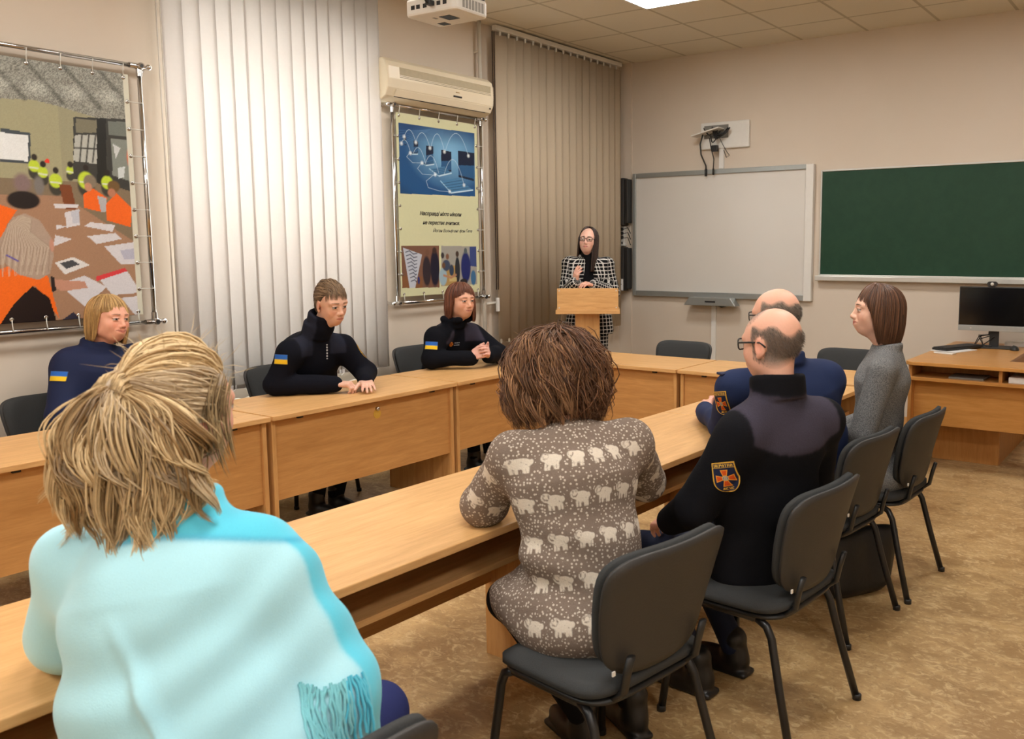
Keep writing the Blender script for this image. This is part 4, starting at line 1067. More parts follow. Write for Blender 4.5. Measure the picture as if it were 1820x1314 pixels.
        gx, gz = s.gaze
        dx = np.where(x > 0, x-.0315, x+.0315)-gx; di = np.sqrt(dx**2+(z-.0055-gz)**2)
        blend(eye*np.clip((.0074-di)/.0012, 0, 1), s.iris); blend(eye*np.clip((.0030-di)/.001, 0, 1), (.005, .005, .006))
        lash = ((ax > .016) & (ax < .048) & (y > .065)).astype(float)*np.clip((.0019-np.abs(z-(.0112-10*(ax-.0315)**2)))/.0012, 0, 1); blend(lash*(.85 if s.female else .5), (.012, .009, .008))
        lash = ((ax > .018) & (ax < .046) & (y > .065)).astype(float)*np.clip((.0012-np.abs(z-(-.001+6*(ax-.0315)**2)))/.001, 0, 1); blend(lash*.35, s.brow*.6)
        if s.extra is not None: C = s.extra(L, C)
        m = sph((.0085, .112, -.0385), (.0042, .012, .003), .6); blend(m*.8, s.skin*.22)
        return C

# ------------------------------------------------------------------ hands
def hand(F, W, D, N, left, k=1.0, curl=(.4, .45, .5, .55), spread=.06, thumb=(.75, .3, .35), bend=None):
    """W wrist, D towards the fingers, N out of the back of the hand"""
    D = vnorm(D); N = np.array(N, float); N = vnorm(N-D*(N@D)); S = np.cross(D, N)      # S: to the right seen from the back, fingers up
    t = 1 if left else -1                                            # thumb side
    rot = np.stack([S, D, N], 1)
    F.cap(W-D*.03*k, W+D*.012*k, .024*k, .026*k, .02)
    F.box(W+D*.050*k, npv(.040, .044, .0135)*k, rot, .012*k, .018*k)
    F.ell(W+D*.035*k+S*t*.024*k-N*.010*k, npv(.018, .030, .016)*k, rot, .015*k)
    ln = (.072, .080, .075, .060)
    for i in range(4):
        off = (1.5-i)*.0195*t
        base = W+D*(.088-.004*abs(i-1.2))*k+S*off*k+N*.002*k
        a = (1.5-i)*spread*t
        d = D*math.cos(a)+S*math.sin(a); c = curl[i] if hasattr(curl, '__len__') else curl
        p = base; r = (.0092, .0095, .009, .0078)[i]*k; ang = 0
        for j, (f, g) in enumerate(((.46, .9), (.31, 1.0), (.25, .7))):
            ang += c*g
            q = p+(d*math.cos(ang)-N*math.sin(ang))*ln[i]*f*k
            F.cap(p, q, r*(1-.09*j), r*(1-.09*(j+1)), .006*k if j else .010*k); p = q
    a, b, c2 = thumb
    p = W+D*.022*k+S*t*.034*k-N*.006*k
    d = vnorm(D*math.cos(a)+S*t*math.sin(a)-N*b)
    for j, (l, r0, r1) in enumerate(((.034, .0135, .0115), (.030, .0112, .0100), (.026, .0100, .0082))):
        q = p+d*l*k; F.cap(p, q, r0*k, r1*k, .010*k); p = q
        d = vnorm(d*math.cos(c2)+(D*.8-N*.35)*math.sin(c2))

# ------------------------------------------------------------------ hair
class Tubes:
    def __init__(s): s.V = []; s.F = []; s.C = []; s.n = 0
    def add(s, pts, r, col, seg=4, taper=True, flat=None):
        P = np.asarray(pts, float); n = len(P)
        T = np.gradient(P, axis=0); T /= np.linalg.norm(T, axis=1)[:, None]+1e-12
        ref = np.array([.31, .77, .55]) if flat is None else np.asarray(flat, float)
        A = np.cross(T, ref); A /= np.linalg.norm(A, axis=1)[:, None]+1e-9; B = np.cross(A, T)
        f = np.linspace(0, 1, n); rr = r*(np.minimum(1, .35+f*6)*np.clip((1.02-f)*3.2, .12, 1) if taper else np.ones(n))
        fl = .45 if flat is not None else 1.0
        for k in range(seg):
            a = 2*PI*k/seg
            s.V.append(P+(A*math.cos(a)+B*math.sin(a)*fl)*rr[:, None])
        i = np.arange(n-1)
        for k in range(seg):
            k2 = (k+1) % seg
            s.F.append(np.stack([s.n+k*n+i, s.n+k2*n+i, s.n+k2*n+i+1, s.n+k*n+i+1], 1))
        c = np.asarray(col, float); c = np.tile(c, (n, 1)) if c.ndim == 1 else c
        s.C.append(np.tile(c, (seg, 1))); s.n += n*seg
    def build(s, name, mat, parent):
        me = grid_mesh(name, np.concatenate(s.V), np.concatenate(s.F), np.concatenate(s.C))
        return link(name, me, mat, parent, fix=False)
def shell_mesh(name, G, thick_dir, cols, mat, parent):
    """G: (a, b, 3) outer grid; inner grid offset by thick_dir; closed rim"""
    a, b = G.shape[:2]; O = G.reshape(-1, 3); I = (G+thick_dir).reshape(-1, 3)
    i = np.arange(a-1)[:, None]; j = np.arange(b-1)[None, :]; q = (i*b+j)
    f1 = np.stack([q, q+1, q+b+1, q+b], -1).reshape(-1, 4); n = a*b
    f2 = f1[:, ::-1]+n
    rim = [(r*b, (r+1)*b) for r in range(a-1)]+[((a-1)*b+c, (a-1)*b+c+1) for c in range(b-1)]+[((r+1)*b+b-1, r*b+b-1) for r in range(a-1)][::-1]+[(c+1, c) for c in range(b-1)][::-1]
    f3 = np.array([(p, q2, q2+n, p+n) for p, q2 in rim])
    C = cols.reshape(-1, 3)
    me = grid_mesh(name, np.concatenate([O, I]), np.concatenate([f1, f2, f3]), np.concatenate([C, C*.7]))
    return link(name, me, mat, parent, fix=True)
M['hair'] = attr_mat('combed_hair', .42, var=.25, scale=90, spec=.45)
M['hairdull'] = attr_mat('soft_hair', .55, var=.25, scale=90, spec=.3)
M['skin'] = attr_mat('skin', .5, var=.05, scale=160, spec=.35, sub=.12)
def sstep(a, b, x): t = np.clip((x-a)/(b-a), 0, 1); return t*t*(3-2*t)
def hair_cap(H, parent, guide, c_lo, c_hi, ths, ns=22, nth=64, seed=1, strands=700, r=.0022, jit=.004, thick=.012, mat='hair', name='hair', wave=None, grow=.02, solid=True):
    """guide(theta, s) -> head-local point; theta 0 = face, pi = back. A solid under-layer plus many strands"""
    rg = np.random.default_rng(seed); th = np.linspace(ths[0], ths[1], nth); sv = np.linspace(0, 1, ns)
    G = np.array([[guide(t, s) for s in sv] for t in th])
    nrm = np.cross(np.gradient(G, axis=0), np.gradient(G, axis=1)); nrm /= np.linalg.norm(nrm, axis=-1, keepdims=True)+1e-9
    cen = np.array([0, -.01, .0]); flip = np.sign(((G-cen)*nrm).sum(-1, keepdims=True)); nrm = nrm*np.where(flip == 0, 1, flip)
    Gw = H.c+(G*H.k)@H.M.T; Nw = nrm@H.M.T
    f = rg.random((nth, 1, 1)); f = .35+.35*f; cols = np.array(c_lo)*(1-f)+np.array(c_hi)*f; cols = np.broadcast_to(cols, G.shape).copy()
    root = shell_mesh(name, Gw, -Nw*thick*H.k, cols, M[mat], parent) if solid else None
    T = Tubes()
    for i in range(strands):
        t = rg.uniform(ths[0], ths[1]); s0 = rg.uniform(0, .25)*(rg.random() < .5); s1 = 1+rg.uniform(-.10, grow)*1.0
        ss = np.linspace(s0, s1, 14); dt = rg.normal(0, .05)
        P = np.array([guide(t+dt*(s-.3), min(max(s, 0), 1.03)) for s in ss])
        e = 1e-2
        Q = np.array([guide(t+.02, min(max(s, 0), 1.03)) for s in ss]); tg = Q-P; tg /= np.linalg.norm(tg, axis=1)[:, None]+1e-9
        ds = np.gradient(P, axis=0); nn = np.cross(tg, ds); nn /= np.linalg.norm(nn, axis=1)[:, None]+1e-9
        sg = np.sign(((P-cen)*nn).sum(1))[:, None]; nn *= np.where(sg == 0, 1, sg)
        off = rg.normal(0, jit)+jit*.35; P = P+nn*(off*.6+.0008)*np.minimum(1, ss*3+.3)[:, None]+tg*(rg.normal(0, jit*.6)*ss)[:, None]
        if wave is not None: P = wave(P, ss, nn, tg, rg)
        f = np.clip(rg.normal(.5, .28), 0, 1); c = np.array(c_lo)*(1-f)+np.array(c_hi)*f
        T.add(H.c+(P*H.k)@H.M.T, r*(.6+.8*rg.random()), c)
    o = T.build('strands' if solid else name, M[mat], root if solid else parent)
    return root or o
def swept(H, root_name, parent, tie, S0, rad, n, lo, hi, seed, r=(.0009, .0024), hl=.45, mat='hairdull', lift=.010, side=.05):
    """hair combed from the hairline back over the skull to a tie"""
    rg = np.random.default_rng(seed); rad = np.array(rad); k = H.k; cap = Field()
    cap.ell(H.w(*S0), (rad-.003)*k, H.M, .02).ell(H.w(0, -.055, -.03), np.array([.064, .056, .060])*k, H.M, .03)
    cap.ell(H.w(0, .095, -.045), np.array([.10, .072, .105])*k, H.M, .008, True)
    for x in (-1, 1): cap.ell(H.w(x*.085, .015, -.03), np.array([.03, .045, .050])*k, H.M, .01, True)
    V, Q = cap.mesh(.005); L = H.loc(V); c = .5+.5*np.sin(L[:, 0]*190+L[:, 2]*50); C = np.array(lo)*.9*(1-c[:, None])+(np.array(lo)*.4+np.array(hi)*.5)*c[:, None]
    root = mesh_obj(root_name, V, Q, M[mat], parent, C); T = Tubes()
    def sk(p): q = p-S0; return S0+q/np.linalg.norm(q/rad)
    for i in range(n):
        t = rg.uniform(-1, 1)*2.7; e = rg.uniform(-.75, 1.4)
        if abs(t) < 1.0 and e < hl: e = rg.uniform(hl, 1.35)
        elif abs(t) < 1.85 and e < side: e = rg.uniform(side, 1.2)
        p0 = sk(S0+.1*np.array([math.sin(t)*math.cos(e), math.cos(t)*math.cos(e), math.sin(e)])); lf = rg.uniform(0, lift); sg = rg.normal(0, .006); ph = rg.uniform(0, 6.28); pts = []
        for s in np.linspace(0, 1, 12):
            p = sk(p0*(1-s)+tie*s)*(1-s**4)+tie*s**4
            pts.append(p+(p-S0)*lf*10*math.sin(PI*s)*.5+np.array([0, 0, sg*math.sin(PI*s)+.002*math.sin(7*s+ph)]))
        f = np.clip(rg.normal(.5, .28), 0, 1)
        T.add(H.c+(np.array(pts)*k)@H.M.T, rg.uniform(*r), np.array(lo)*(1-f)+np.array(hi)*f, 4)
    T.build('strands', M[mat], root)
    return root
def bob(a=.088, b=.108, h=.112, cz=.022, cy=-.012, hem=-.10, fringe=.055, side=-.02, t0=.75, t1=1.35, flare=0., part=(0., .01), inward=.15, hemback=None, arch=0., ac=0., aw=.4, rough=0.):
    """guide for straight hair falling from a crown point to a hem"""
    hemback = hem if hemback is None else hemback
    def g(t, s):
        ta = abs(t); m = float(sstep(t0, t1, ta)); bk = float(sstep(1.6, 2.8, ta))
        zend = (fringe+arch*math.exp(-((t-ac)/aw)**2))*(1-m)+(hem*(1-bk)+hemback*bk)*m
        zend += rough*(math.sin(t*23)+.6*math.sin(t*41+1))*m
        L1 = 1.5*(h+.09)/2*1.1; L2 = max(0, cz-zend); tot = L1+L2
        if zend >= cz:
            phi = s*math.acos(np.clip((zend-cz)/h, -1, 1)); ext = 0
        else:
            f = L1/tot; phi = min(s/f, 1)*PI/2; ext = min(1.06, max(0, (s-f)/max(1e-6, 1-f)))*L2
        sp = math.sin(phi); x = a*math.sin(t)*sp; y = cy+b*math.cos(t)*sp; z = cz+h*math.cos(phi)
        pf = (1-sp)**2
        x += part[0]*pf; y += part[1]*pf
        if ext > 0:
            e = ext/L2; k = 1+flare*e-inward*e**3
            x *= k; y = cy+(y-cy)*k; z -= ext
        return np.array([x, y, z])
    return g

# ------------------------------------------------------------------ clothes and figures
def mesh_obj(name, V, F, mat, parent, C=None, extra=None):
    return link(name, grid_mesh(name, V, F, C, extra), mat, parent, fix=False)
def decal(field, name, c, n, up, w, h, nx, nz, shade, parent, mat=None, off=.0025, outline=None):
    """a thin patch pressed onto a garment: points of a flat grid slid along -n onto the field"""
    n = vnorm(n); up = np.array(up, float); up = vnorm(up-n*(up@n)); sd = np.cross(up, n)
    U, W = np.meshgrid(np.linspace(-.5, .5, nx), np.linspace(-.5, .5, nz))
    P = np.array(c, float)+sd*(U[..., None]*w)+up*(W[..., None]*h)
    P = P+n*.06; t = np.zeros(P.shape[:2])
    for _ in range(40):
        d = field.value(P-n*t[..., None])-off; t = t+np.clip(d, -.01, .01)*.9
    t = np.clip(t, t.min(), np.median(t)+.035)
    P = P-n*t[..., None]
    C, keep = shade(U, W)
    Np = field.normal(P)
    a = np.arange(nx-1)[None, :]+np.arange(nz-1)[:, None]*nx
    F = np.stack([a, a+1, a+nx+1, a+nx], -1)
    k = keep[:-1, :-1] & keep[1:, 1:] & keep[:-1, 1:] & keep[1:, :-1]
    F = F[k].reshape(-1, 4); V = P.reshape(-1, 3)
    used = np.unique(F); mp = -np.ones(len(V), int); mp[used] = np.arange(len(used))
    me = grid_mesh(name, V[used], mp[F], C.reshape(-1, 3)[used])
    o = link(name, me, mat or M['patch'], parent, fix=False)
    s = o.modifiers.new('thick', 'SOLIDIFY'); s.thickness = .003; s.offset = -1
    return o
M['patch'] = attr_mat('embroidered_patch', .8, var=.12, scale=300, spec=.2)
def flag(U, W):
    C = np.where((W > 0)[..., None], np.array(rgb(48, 104, 190)), np.array(rgb(232, 192, 40)))
    e = (np.abs(U) > .47) | (np.abs(W) > .46); C = np.where(e[..., None], np.array(rgb(60, 70, 90)), C)
    return C, np.ones(U.shape, bool)
def seg_font(ch):
    return {'У': '101 101 111 001 110', 'К': '101 110 100 110 101', 'Р': '111 101 111 100 100', 'А': '010 101 111 101 101', 'Ї': '101 010 010 010 010', 'Н': '101 101 111 101 101', 'Д': '011 011 011 111 101', 'С': '111 100 100 100 111'}[ch].split()
def stamp(C, U, W, word, u0, u1, w0, w1, col):
    n = len(word); cw = (u1-u0)/n
    for i, ch in enumerate(word):
        for r_, row in enumerate(seg_font(ch)):
            for q, b_ in enumerate(row):
                if b_ == '1':
                    a0 = u0+cw*(i+q*.27); a1 = a0+cw*.27; b1 = w1-(w1-w0)*r_/5; b0 = b1-(w1-w0)/5
                    m = (U >= a0) & (U <= a1) & (W >= b0) & (W <= b1); C[m] = col
def shield(U, W):
    u = U; w = W
    low = np.clip((-.10-w)/.40, 0, 1); half = .5*np.sqrt(np.clip(1-low**2, 0, 1))
    keep = (np.abs(u) <= half) & (w > -.5)
    C = np.empty(U.shape+(3,)); C[:] = rgb(26, 34, 62)
    inner = (np.abs(u) <= half-.055) & (w > -.455) & (w < .46)
    C[~inner] = rgb(206, 160, 62)
    x = u*1.0; y = (w+.02)*1.32
    for ang in (0, PI/2, PI, 1.5*PI):
        p = x*math.cos(ang)+y*math.sin(ang); q = -x*math.sin(ang)+y*math.cos(ang)
        m = (p > .03) & (p < .36) & (np.abs(q) < .05+.30*p); C[m] = rgb(226, 150, 52)
        m = (p > .03) & (p < .33) & (np.abs(q) < .02+.28*p); C[m] = rgb(206, 82, 30)
    r = np.hypot(x, y); C[r < .125] = rgb(214, 176, 84); C[r < .10] = rgb(120, 128, 158)
    C[(r < .09) & (np.abs(np.abs(x)-.035) < .012)] = rgb(206, 180, 110); C[(r < .09) & (np.abs(x) < .011)] = rgb(206, 180, 110)
    C[(w > .325) & (w < .335) & inner] = rgb(206, 160, 62)
    stamp(C, u, w, 'УКРАЇНА', -.40, .42, .35, .445, rgb(214, 172, 70))
    stamp(C, u, w, 'ДСНС', -.20, .21, -.41, -.33, rgb(214, 172, 70))
    return C, keep
def glasses(H, parent, w=.052, h=.036, mat=None, r=.0022, lens=True):
    mat = mat or M['cable']
    o = None; k = H.k
    fr = MB()
    for x in (-1, 1):
        rp = rrect(w, h, .012, 4, x*.0325, .006)
        pts = [H.w(px, .104-.35*max(0, abs(px)-.02)**1.5*3, pz) for px, pz in rp]; pts.append(pts[0]); pts.append(pts[1])
        fr.tube([tuple(p) for p in pts], r*k, 8)
    fr.tube([tuple(H.w(-.008, .106, .010)), tuple(H.w(0, .109, .013)), tuple(H.w(.008, .106, .010))], r*k, 8)
    for x in (-1, 1):
        fr.tube([tuple(H.w(*p)) for p in ((x*.0585, .094, .012), (x*.074, .080, .012), (x*.079, .03, .012), (x*.080, -.015, .010), (x*.078, -.035, -.006))], r*1.15*k, 8)
    o = fr.build('glasses', mat, parent, True)
    if lens:
        for x in (-1, 1):
            rp = rrect(w-.002, h-.002, .011, 4, x*.0325, .006)
            MB().add([tuple(H.w(px, .104-.35*max(0, abs(px)-.02)**1.5*3, pz)) for px, pz in rp], [tuple(range(len(rp)))]).build('lens', M['lensglass'], o)
    return o
lm, nt, b, o = new_mat('spectacle_lens')
tr = node(nt, 'ShaderNodeBsdfTransparent', ins={0: (.92, .93, .94, 1)}); gl = node(nt, 'ShaderNodeBsdfGlossy', ins={'Roughness': .03})
mx = node(nt, 'ShaderNodeMixShader', ins={0: .07}); nt.links.new(tr.outputs[0], mx.inputs[1]); nt.links.new(gl.outputs[0], mx.inputs[2]); nt.links.new(mx.outputs[0], o.inputs[0])
M['lensglass'] = lm

class Person:
    def __init__(s, label, base, group=None):
        s.t = thing('person', label, 'person', (base[0], base[1], 0)); s.base = np.array([base[0], base[1], 0.])
    def put(s, o):
        """parts are modelled in room coordinates; bring them under the person's own origin"""
        me = o.data; n = len(me.vertices); co = np.empty(n*3, np.float32); me.vertices.foreach_get('co', co)
        co = co.reshape(-1, 3)-s.base.astype(np.float32); me.vertices.foreach_set('co', co.ravel()); me.update()
        return o
    def settle(s):
        seen = set()
        def rec(o):
            if o.type == 'MESH' and o.data.name not in seen:
                seen.add(o.data.name); s.put(o)
            for c in o.children: rec(c)
        for c in s.t.children: rec(c)
def body_mesh(P, H, neck, hands, core, hres=.0032, hand_skin=None):
    """head and neck, hands, and a slim core under the clothes, as one mesh"""
    F = Field(); H.field(F, neck)
    lo, hi = F.box_of(); parts = [F.mesh(hres)]
    V, Q = parts[0]; V = relax(V, Q, 1, .35); cols = [H.paint(V)]; out = [(V, Q)]
    for fn in hands:
        G = Field(); fn(G); v, q = G.mesh(.0030); v = relax(v, q, 1, .3); out.append((v, q)); cols.append(np.tile(np.array(hand_skin if hand_skin is not None else H.skin*np.array([1.0, .92, .9])), (len(v), 1)))
    K = Field(); core(K); v, q = K.mesh(.014); out.append((v, q)); cols.append(np.tile(H.skin, (len(v), 1)))
    V, Q = joinm(out)
    return mesh_obj('body', V, Q, M['skin'], P.t, np.concatenate(cols))
# ================================================================== the nine people
def A_(*p): return np.array(p, float)
def upper(F, pel, neck, sh, el, wr, hip=.17, waist=.155, chest=.175, dep=.115, ar=(.060, .052, .040), k=.035, hem=.05, ak=.05):
    """torso and sleeves; sh/el/wr are (left, right)"""
    side = sh[1]-sh[0]; side = side/np.linalg.norm(side); ax = neck-pel
    wst = pel+ax*.38; che = pel+ax*.74
    F.tor(pel-A_(0, 0, hem), wst, side, hip, waist, dep*1.05, dep*.95, k).tor(wst, che, side, waist, chest, dep*.95, dep, k)
    F.tor(che, neck-ax*.06, side, chest*.98, .075, dep*.98, .058, .05)
    for i in (0, 1):
        F.cap(neck-ax*.09, sh[i], .056, ar[0]*.90, .05)
        F.cap(sh[i], el[i], ar[0]*.94, ar[1], ak).cap(el[i], wr[i], ar[1], ar[2], .02)
    return F
def legs(F, pel, side, knees, ankles, r=(.088, .066, .056, .046), hipw=.085):
    F.tor(pel-A_(0, 0, .02), pel+A_(0, 0, .06), side, .150, .13, .085, .08, .03)
    for i, s in ((0, -1), (1, 1)):
        h = pel+side*s*hipw-A_(0, 0, .0)
        F.cap(h, knees[i], r[0], r[1], .03).cap(knees[i], ankles[i], r[2], r[3], .02)
    return F
def collar(F, neck, M_, rx=.068, ry=.066, r=.010, h=.022, up=.02):
    F.ring(neck+M_[:, 2]*up, M_, rx, ry, r, h, .012); return F
def shoe(F, an, d, k=1.0, heel=0):
    d = vnorm(A_(d[0], d[1], 0)); z = A_(0, 0, 1); rt = np.cross(d, z); rot = np.stack([rt, d, z], 1)
    c = A_(an[0], an[1], 0)
    F.ell(c+d*.075*k+z*.042, A_(.044, .125, .042)*k, rot, .02).ell(c-d*.01+z*.06, A_(.040, .052, .06)*k, rot, .03)
    F.box(c+d*.06*k+z*.012, A_(.042, .13, .012)*k, rot, .01, .01)
    F.cap(c+z*.07, an+z*.03, .042, .048, .02)
    return F
def wear(P, name, F, h, mat, col=None, paint=None, extra=None, disp=None, lab=None, rel=1, lo=None, hi=None):
    if disp is not None: F.disp = disp
    V, Q = F.mesh(h, lo, hi)
    V = relax(V, Q, rel, .4)
    C = np.tile(np.array(col if col is not None else (.5, .5, .5)), (len(V), 1))
    if paint is not None: C = relax(paint(V, C), Q, 2, .5)
    ex = extra(V) if extra is not None else None
    o = mesh_obj(name, V, Q, mat, P.t, C, ex)
    if lab: o['label'] = lab
    return o
M['wool'] = attr_mat('dark_fleece', .95, var=.18, scale=220, spec=.12, bmp=.25, sheen=.0)
M['twill'] = attr_mat('woven_uniform_cloth', .8, var=.10, scale=320, spec=.22, bmp=.12)
M['leather'] = plain('black_leather', rgb(22, 21, 21), .4, bmp=.1)
SK = rgb(214, 164, 138)
def core_fn(neck, pel, sh, el, wr):
    def f(K):
        K.cap(neck-A_(0, 0, .02), pel, .040, .06, .03); n2 = neck+(pel-neck)*.16
        for i in (0, 1): K.cap(n2, sh[i]-A_(0, 0, .015), .035, .032, .03).cap(sh[i], el[i], .032, .028, .02).cap(el[i], wr[i], .028, .024, .02)
    return f
def legset(P, pel, side, knees, ankles, dirs, col, mat=None, shoes=True, shoename='shoe', **kw):
    F = Field(); legs(F, pel, side, knees, ankles, **kw)
    wear(P, 'trousers', F, .011, mat or M['twill'], col, disp=folds(11, .006, 34))
    if shoes:
        for i in (0, 1):
            G = Field(); shoe(G, ankles[i], dirs[i]); V, Q = G.mesh(.008); mesh_obj(shoename, V, Q, M['leather'], P.t)

# ---------------------------------------------------------------- A: curly-haired woman in the sheep cardigan
def person_A():
    P = Person('person with curly brown hair seen from behind, in a taupe cardigan with white sheep', (-1.37, 2.02))
    pel, neck = A_(-1.41, 2.035, .55), A_(-1.53, 2.08, 1.06)
    sh = (A_(-1.635, 1.965, .99), A_(-1.42, 2.25, 1.0)); el = (A_(-1.79, 2.00, .81), A_(-1.50, 2.48, .82)); wr = (A_(-1.95, 2.25, .80), A_(-1.88, 2.42, .80))
    side = vnorm(sh[1]-sh[0]); fwd = np.cross(A_(0, 0, 1), side)
    H = Head(A_(-1.617, 2.157, 1.205), 122, 8, 0, .95, SK)
    def hL(G): hand(G, wr[0]+A_(-.02, .04, 0), (-.35, .9, -.1), (-.2, 0, 1), True, .92, .35)
    def hR(G): hand(G, wr[1]+A_(-.03, 0, 0), (-.95, -.1, -.05), (0, .2, 1), False, .92, .35)
    body_mesh(P, H, neck, (hL, hR), core_fn(neck, pel, sh, el, wr))
    F = Field(); upper(F, pel, neck, sh, el, wr, .185, .165, .18, .125, (.074, .068, .047), .045)
    F.ell(pel-A_(0, 0, .015), (.215, .185, .10), None, .06)
    F.ell(pel+fwd*.14-A_(0, 0, .0)-side*.03, (.235, .19, .105), np.stack([side, fwd, A_(0, 0, 1)], 1), .05)
    ax = vnorm(neck-pel); dfn = folds(4, .007, 30, 8)
    def disp(p):
        z = (p-pel)@ax; s = (p-pel)@side
        return dfn(p)+.006*np.sin(z*52+s*26)*np.exp(-((z-.16)/.14)**2)*np.clip(-s*6+.5, 0, 1)
    arms = [(sh[0], el[0]), (el[0], wr[0]), (sh[1], el[1]), (el[1], wr[1])]
    def extra(V):
        d = V-pel; v = d@ax; x = d@side; y = -(d-np.outer(v, ax))@fwd
        ph = np.arctan2(x, y+.02); u = ph*.17; vv = v.copy()
        best = np.full(len(V), .15); L0 = 0
        for i, (a, b2) in enumerate(arms):
            ba = b2-a; L = np.linalg.norm(ba); t = np.clip(((V-a)@ba)/L/L, 0, 1); q = V-a-t[:, None]*ba; r = np.linalg.norm(q, axis=1)
            dt = np.abs(x)-.155 if i in (0, 2) else np.abs(x)-.10
            m = (r < .085) & (r < best) & (np.abs(x) > .165 if i in (0, 2) else np.ones(len(V), bool)); best = np.where(m, r, best)
            an = np.arctan2(q@np.cross(ba/L, fwd), q@fwd)
            u = np.where(m, an*.062+.5, u); vv = np.where(m, .62-t*L-(0 if i in (0, 2) else .28), vv)
        # signed shape of the sheep, negative inside
        pw, phh = .080, .112
        row = np.floor((vv+.055)/phh); cu = (u+.4+row*.0)/pw; fu = (cu-np.floor(cu)-.5)*pw; fv = vv+.055-row*phh-.056
        def el_(cx, cy, rx, ry): return (np.sqrt(((fu-cx)/rx)**2+((fv-cy)/ry)**2)-1)*min(rx, ry)
        def bx(cx, cy, hx, hy): return np.maximum(np.abs(fu-cx)-hx, np.abs(fv-cy)-hy)
        s = el_(.004, 0, .023, .0155)
        for q in (el_(-.018, .009, .014, .0135), el_(.026, .002, .006, .008)): s = np.minimum(s, q)
        for cx in (-.014, -.004, .012, .021): s = np.minimum(s, bx(cx, -.019, .0035, .009))
        s = np.where((best >= .15) & ((vv > .47) | (np.abs(ph) > 1.5)), .02, s)
        hole = np.abs(np.hypot(fu+.018, fv-.010)-.0075)-.0017; s = np.maximum(s, -hole)
        s = np.maximum(s, -(np.hypot(fu-.006, fv-.003)-.0018)); s = np.maximum(s, -(np.hypot(fu-.016, fv+.004)-.0018))
        return {'puv': np.stack([u, vv, np.zeros(len(V))], 1), 'pat': s}
    m, nt, b, o = new_mat('taupe_knit_with_white_sheep')
    pa = node(nt, 'ShaderNodeAttribute', attribute_name='pat'); uv = node(nt, 'ShaderNodeAttribute', attribute_name='puv')
    vo = node(nt, 'ShaderNodeTexVoronoi', ins={'Scale': 98, 'Randomness': .7}); nt.links.new(texco(nt), vo.inputs['Vector'])
    far = mathn(nt, 'GREATER_THAN', pa.outputs['Fac'], .004)
    dots = mathn(nt, 'MULTIPLY', mathn(nt, 'LESS_THAN', vo.outputs['Distance'], .32), far)
    shp = node_ramp(nt, pa.outputs['Fac'], .0012, -.0012)
    f = mathn(nt, 'MAXIMUM', shp, mathn(nt, 'MULTIPLY', dots, .8))
    n1 = noise(nt, texco(nt), 260, 3, .7); base = mixc(nt, n1, rgb(108, 94, 84), rgb(140, 124, 112)); wh = mixc(nt, n1, rgb(196, 184, 168), rgb(226, 216, 200))
    setin(b, 'Base Color', mixc(nt, f, base, wh)); setin(b, 'Roughness', .95); setin(b, 'Specular IOR Level', .1); bump(nt, b, n1, .5, .004)
    wear(P, 'cardigan', F, .0058, m, extra=extra, disp=disp, lo=(-3, 0, .40))
    kn = (A_(-1.74, 2.06, .50), A_(-1.66, 2.32, .50)); an = (A_(-1.56, 2.20, .10), A_(-1.47, 2.36, .10))
    legset(P, pel, side, kn, an, ((-.7, .3), (-.7, .4)), rgb(24, 23, 25), M['wool'], shoename='boot')
    # hair: a loose mop of curls
    rg = np.random.default_rng(8)
    g = bob(.142, .142, .135, .0, -.005, -.145, .04, 0, .5, 1.0, .04, (0, .01), .32)
    def wave(Pt, ss, nn, tg, r):
        f1, p1 = r.uniform(8, 24), r.uniform(0, 6.28); am = .019*np.clip(ss*2.2, .25, 1)*r.uniform(.4, 1.4)
        return Pt+nn*(np.sin(ss*f1+p1)*am+r.normal(.002, .013))[:, None]+tg*(np.cos(ss*f1+p1)*am*1.2)[:, None]
    rt = hair_cap(H, P.t, g, rgb(66, 43, 30), rgb(124, 86, 60), (-PI, PI), 22, 60, 3, 900, .0015, .010, .03, 'hairdull', wave=wave, grow=.06)
    T = Tubes()
    for L in range(210):
        t = -PI+2*PI*(L*.618 % 1); s0 = rg.uniform(0, .55); s1 = rg.uniform(.72, 1.03) if s0 < .3 else 1.03
        SS = np.linspace(s0, s1, 18); f1, p1, am = rg.uniform(9, 17)*(s1-s0), rg.uniform(0, 6.28), rg.uniform(.008, .022)
        x_ = (SS-s0)/(s1-s0); base = np.array([g(t+.10*math.sin(4*v+L), v) for v in SS]); out = base-A_(0, -.01, -.01); out /= np.linalg.norm(out, axis=1)[:, None]
        tg = np.array([-math.cos(t), math.sin(t), 0.]); lump = .016*math.sin(2*t+.6)+.012*math.sin(5*t)
        ax_ = base+out*(rg.uniform(-.004, .016)+lump*x_+am*.8*np.cos(f1*x_+p1)*np.minimum(1, x_*3))[:, None]+tg*(am*np.sin(f1*x_+p1)*np.minimum(1, x_*3))[:, None]+out*(rg.uniform(0, .03)*np.maximum(0, x_-.75)/.25)[:, None]
        fl = np.clip(rg.normal(.45, .28), 0, 1)
        for i in range(26):
            o1, o2 = rg.normal(0, .0062, 2); wd = (.4+.9*np.sin(PI*np.minimum(x_*1.1+.05, 1)))[:, None]
            pt = ax_+(out*o1+tg*o2)*wd+rg.normal(0, .0025, 3); e = int(18*rg.uniform(.85, 1))
            f = np.clip(fl+rg.normal(0, .15), 0, 1); c_ = np.array(rgb(74, 48, 34))*(1-f)+np.array(rgb(174, 130, 92))*f
            T.add((H.c+(pt*H.k)@H.M.T)[:e], rg.uniform(.0008, .0019), c_, 4)
    T.build('curls', M['hairdull'], rt)
    T = Tubes()
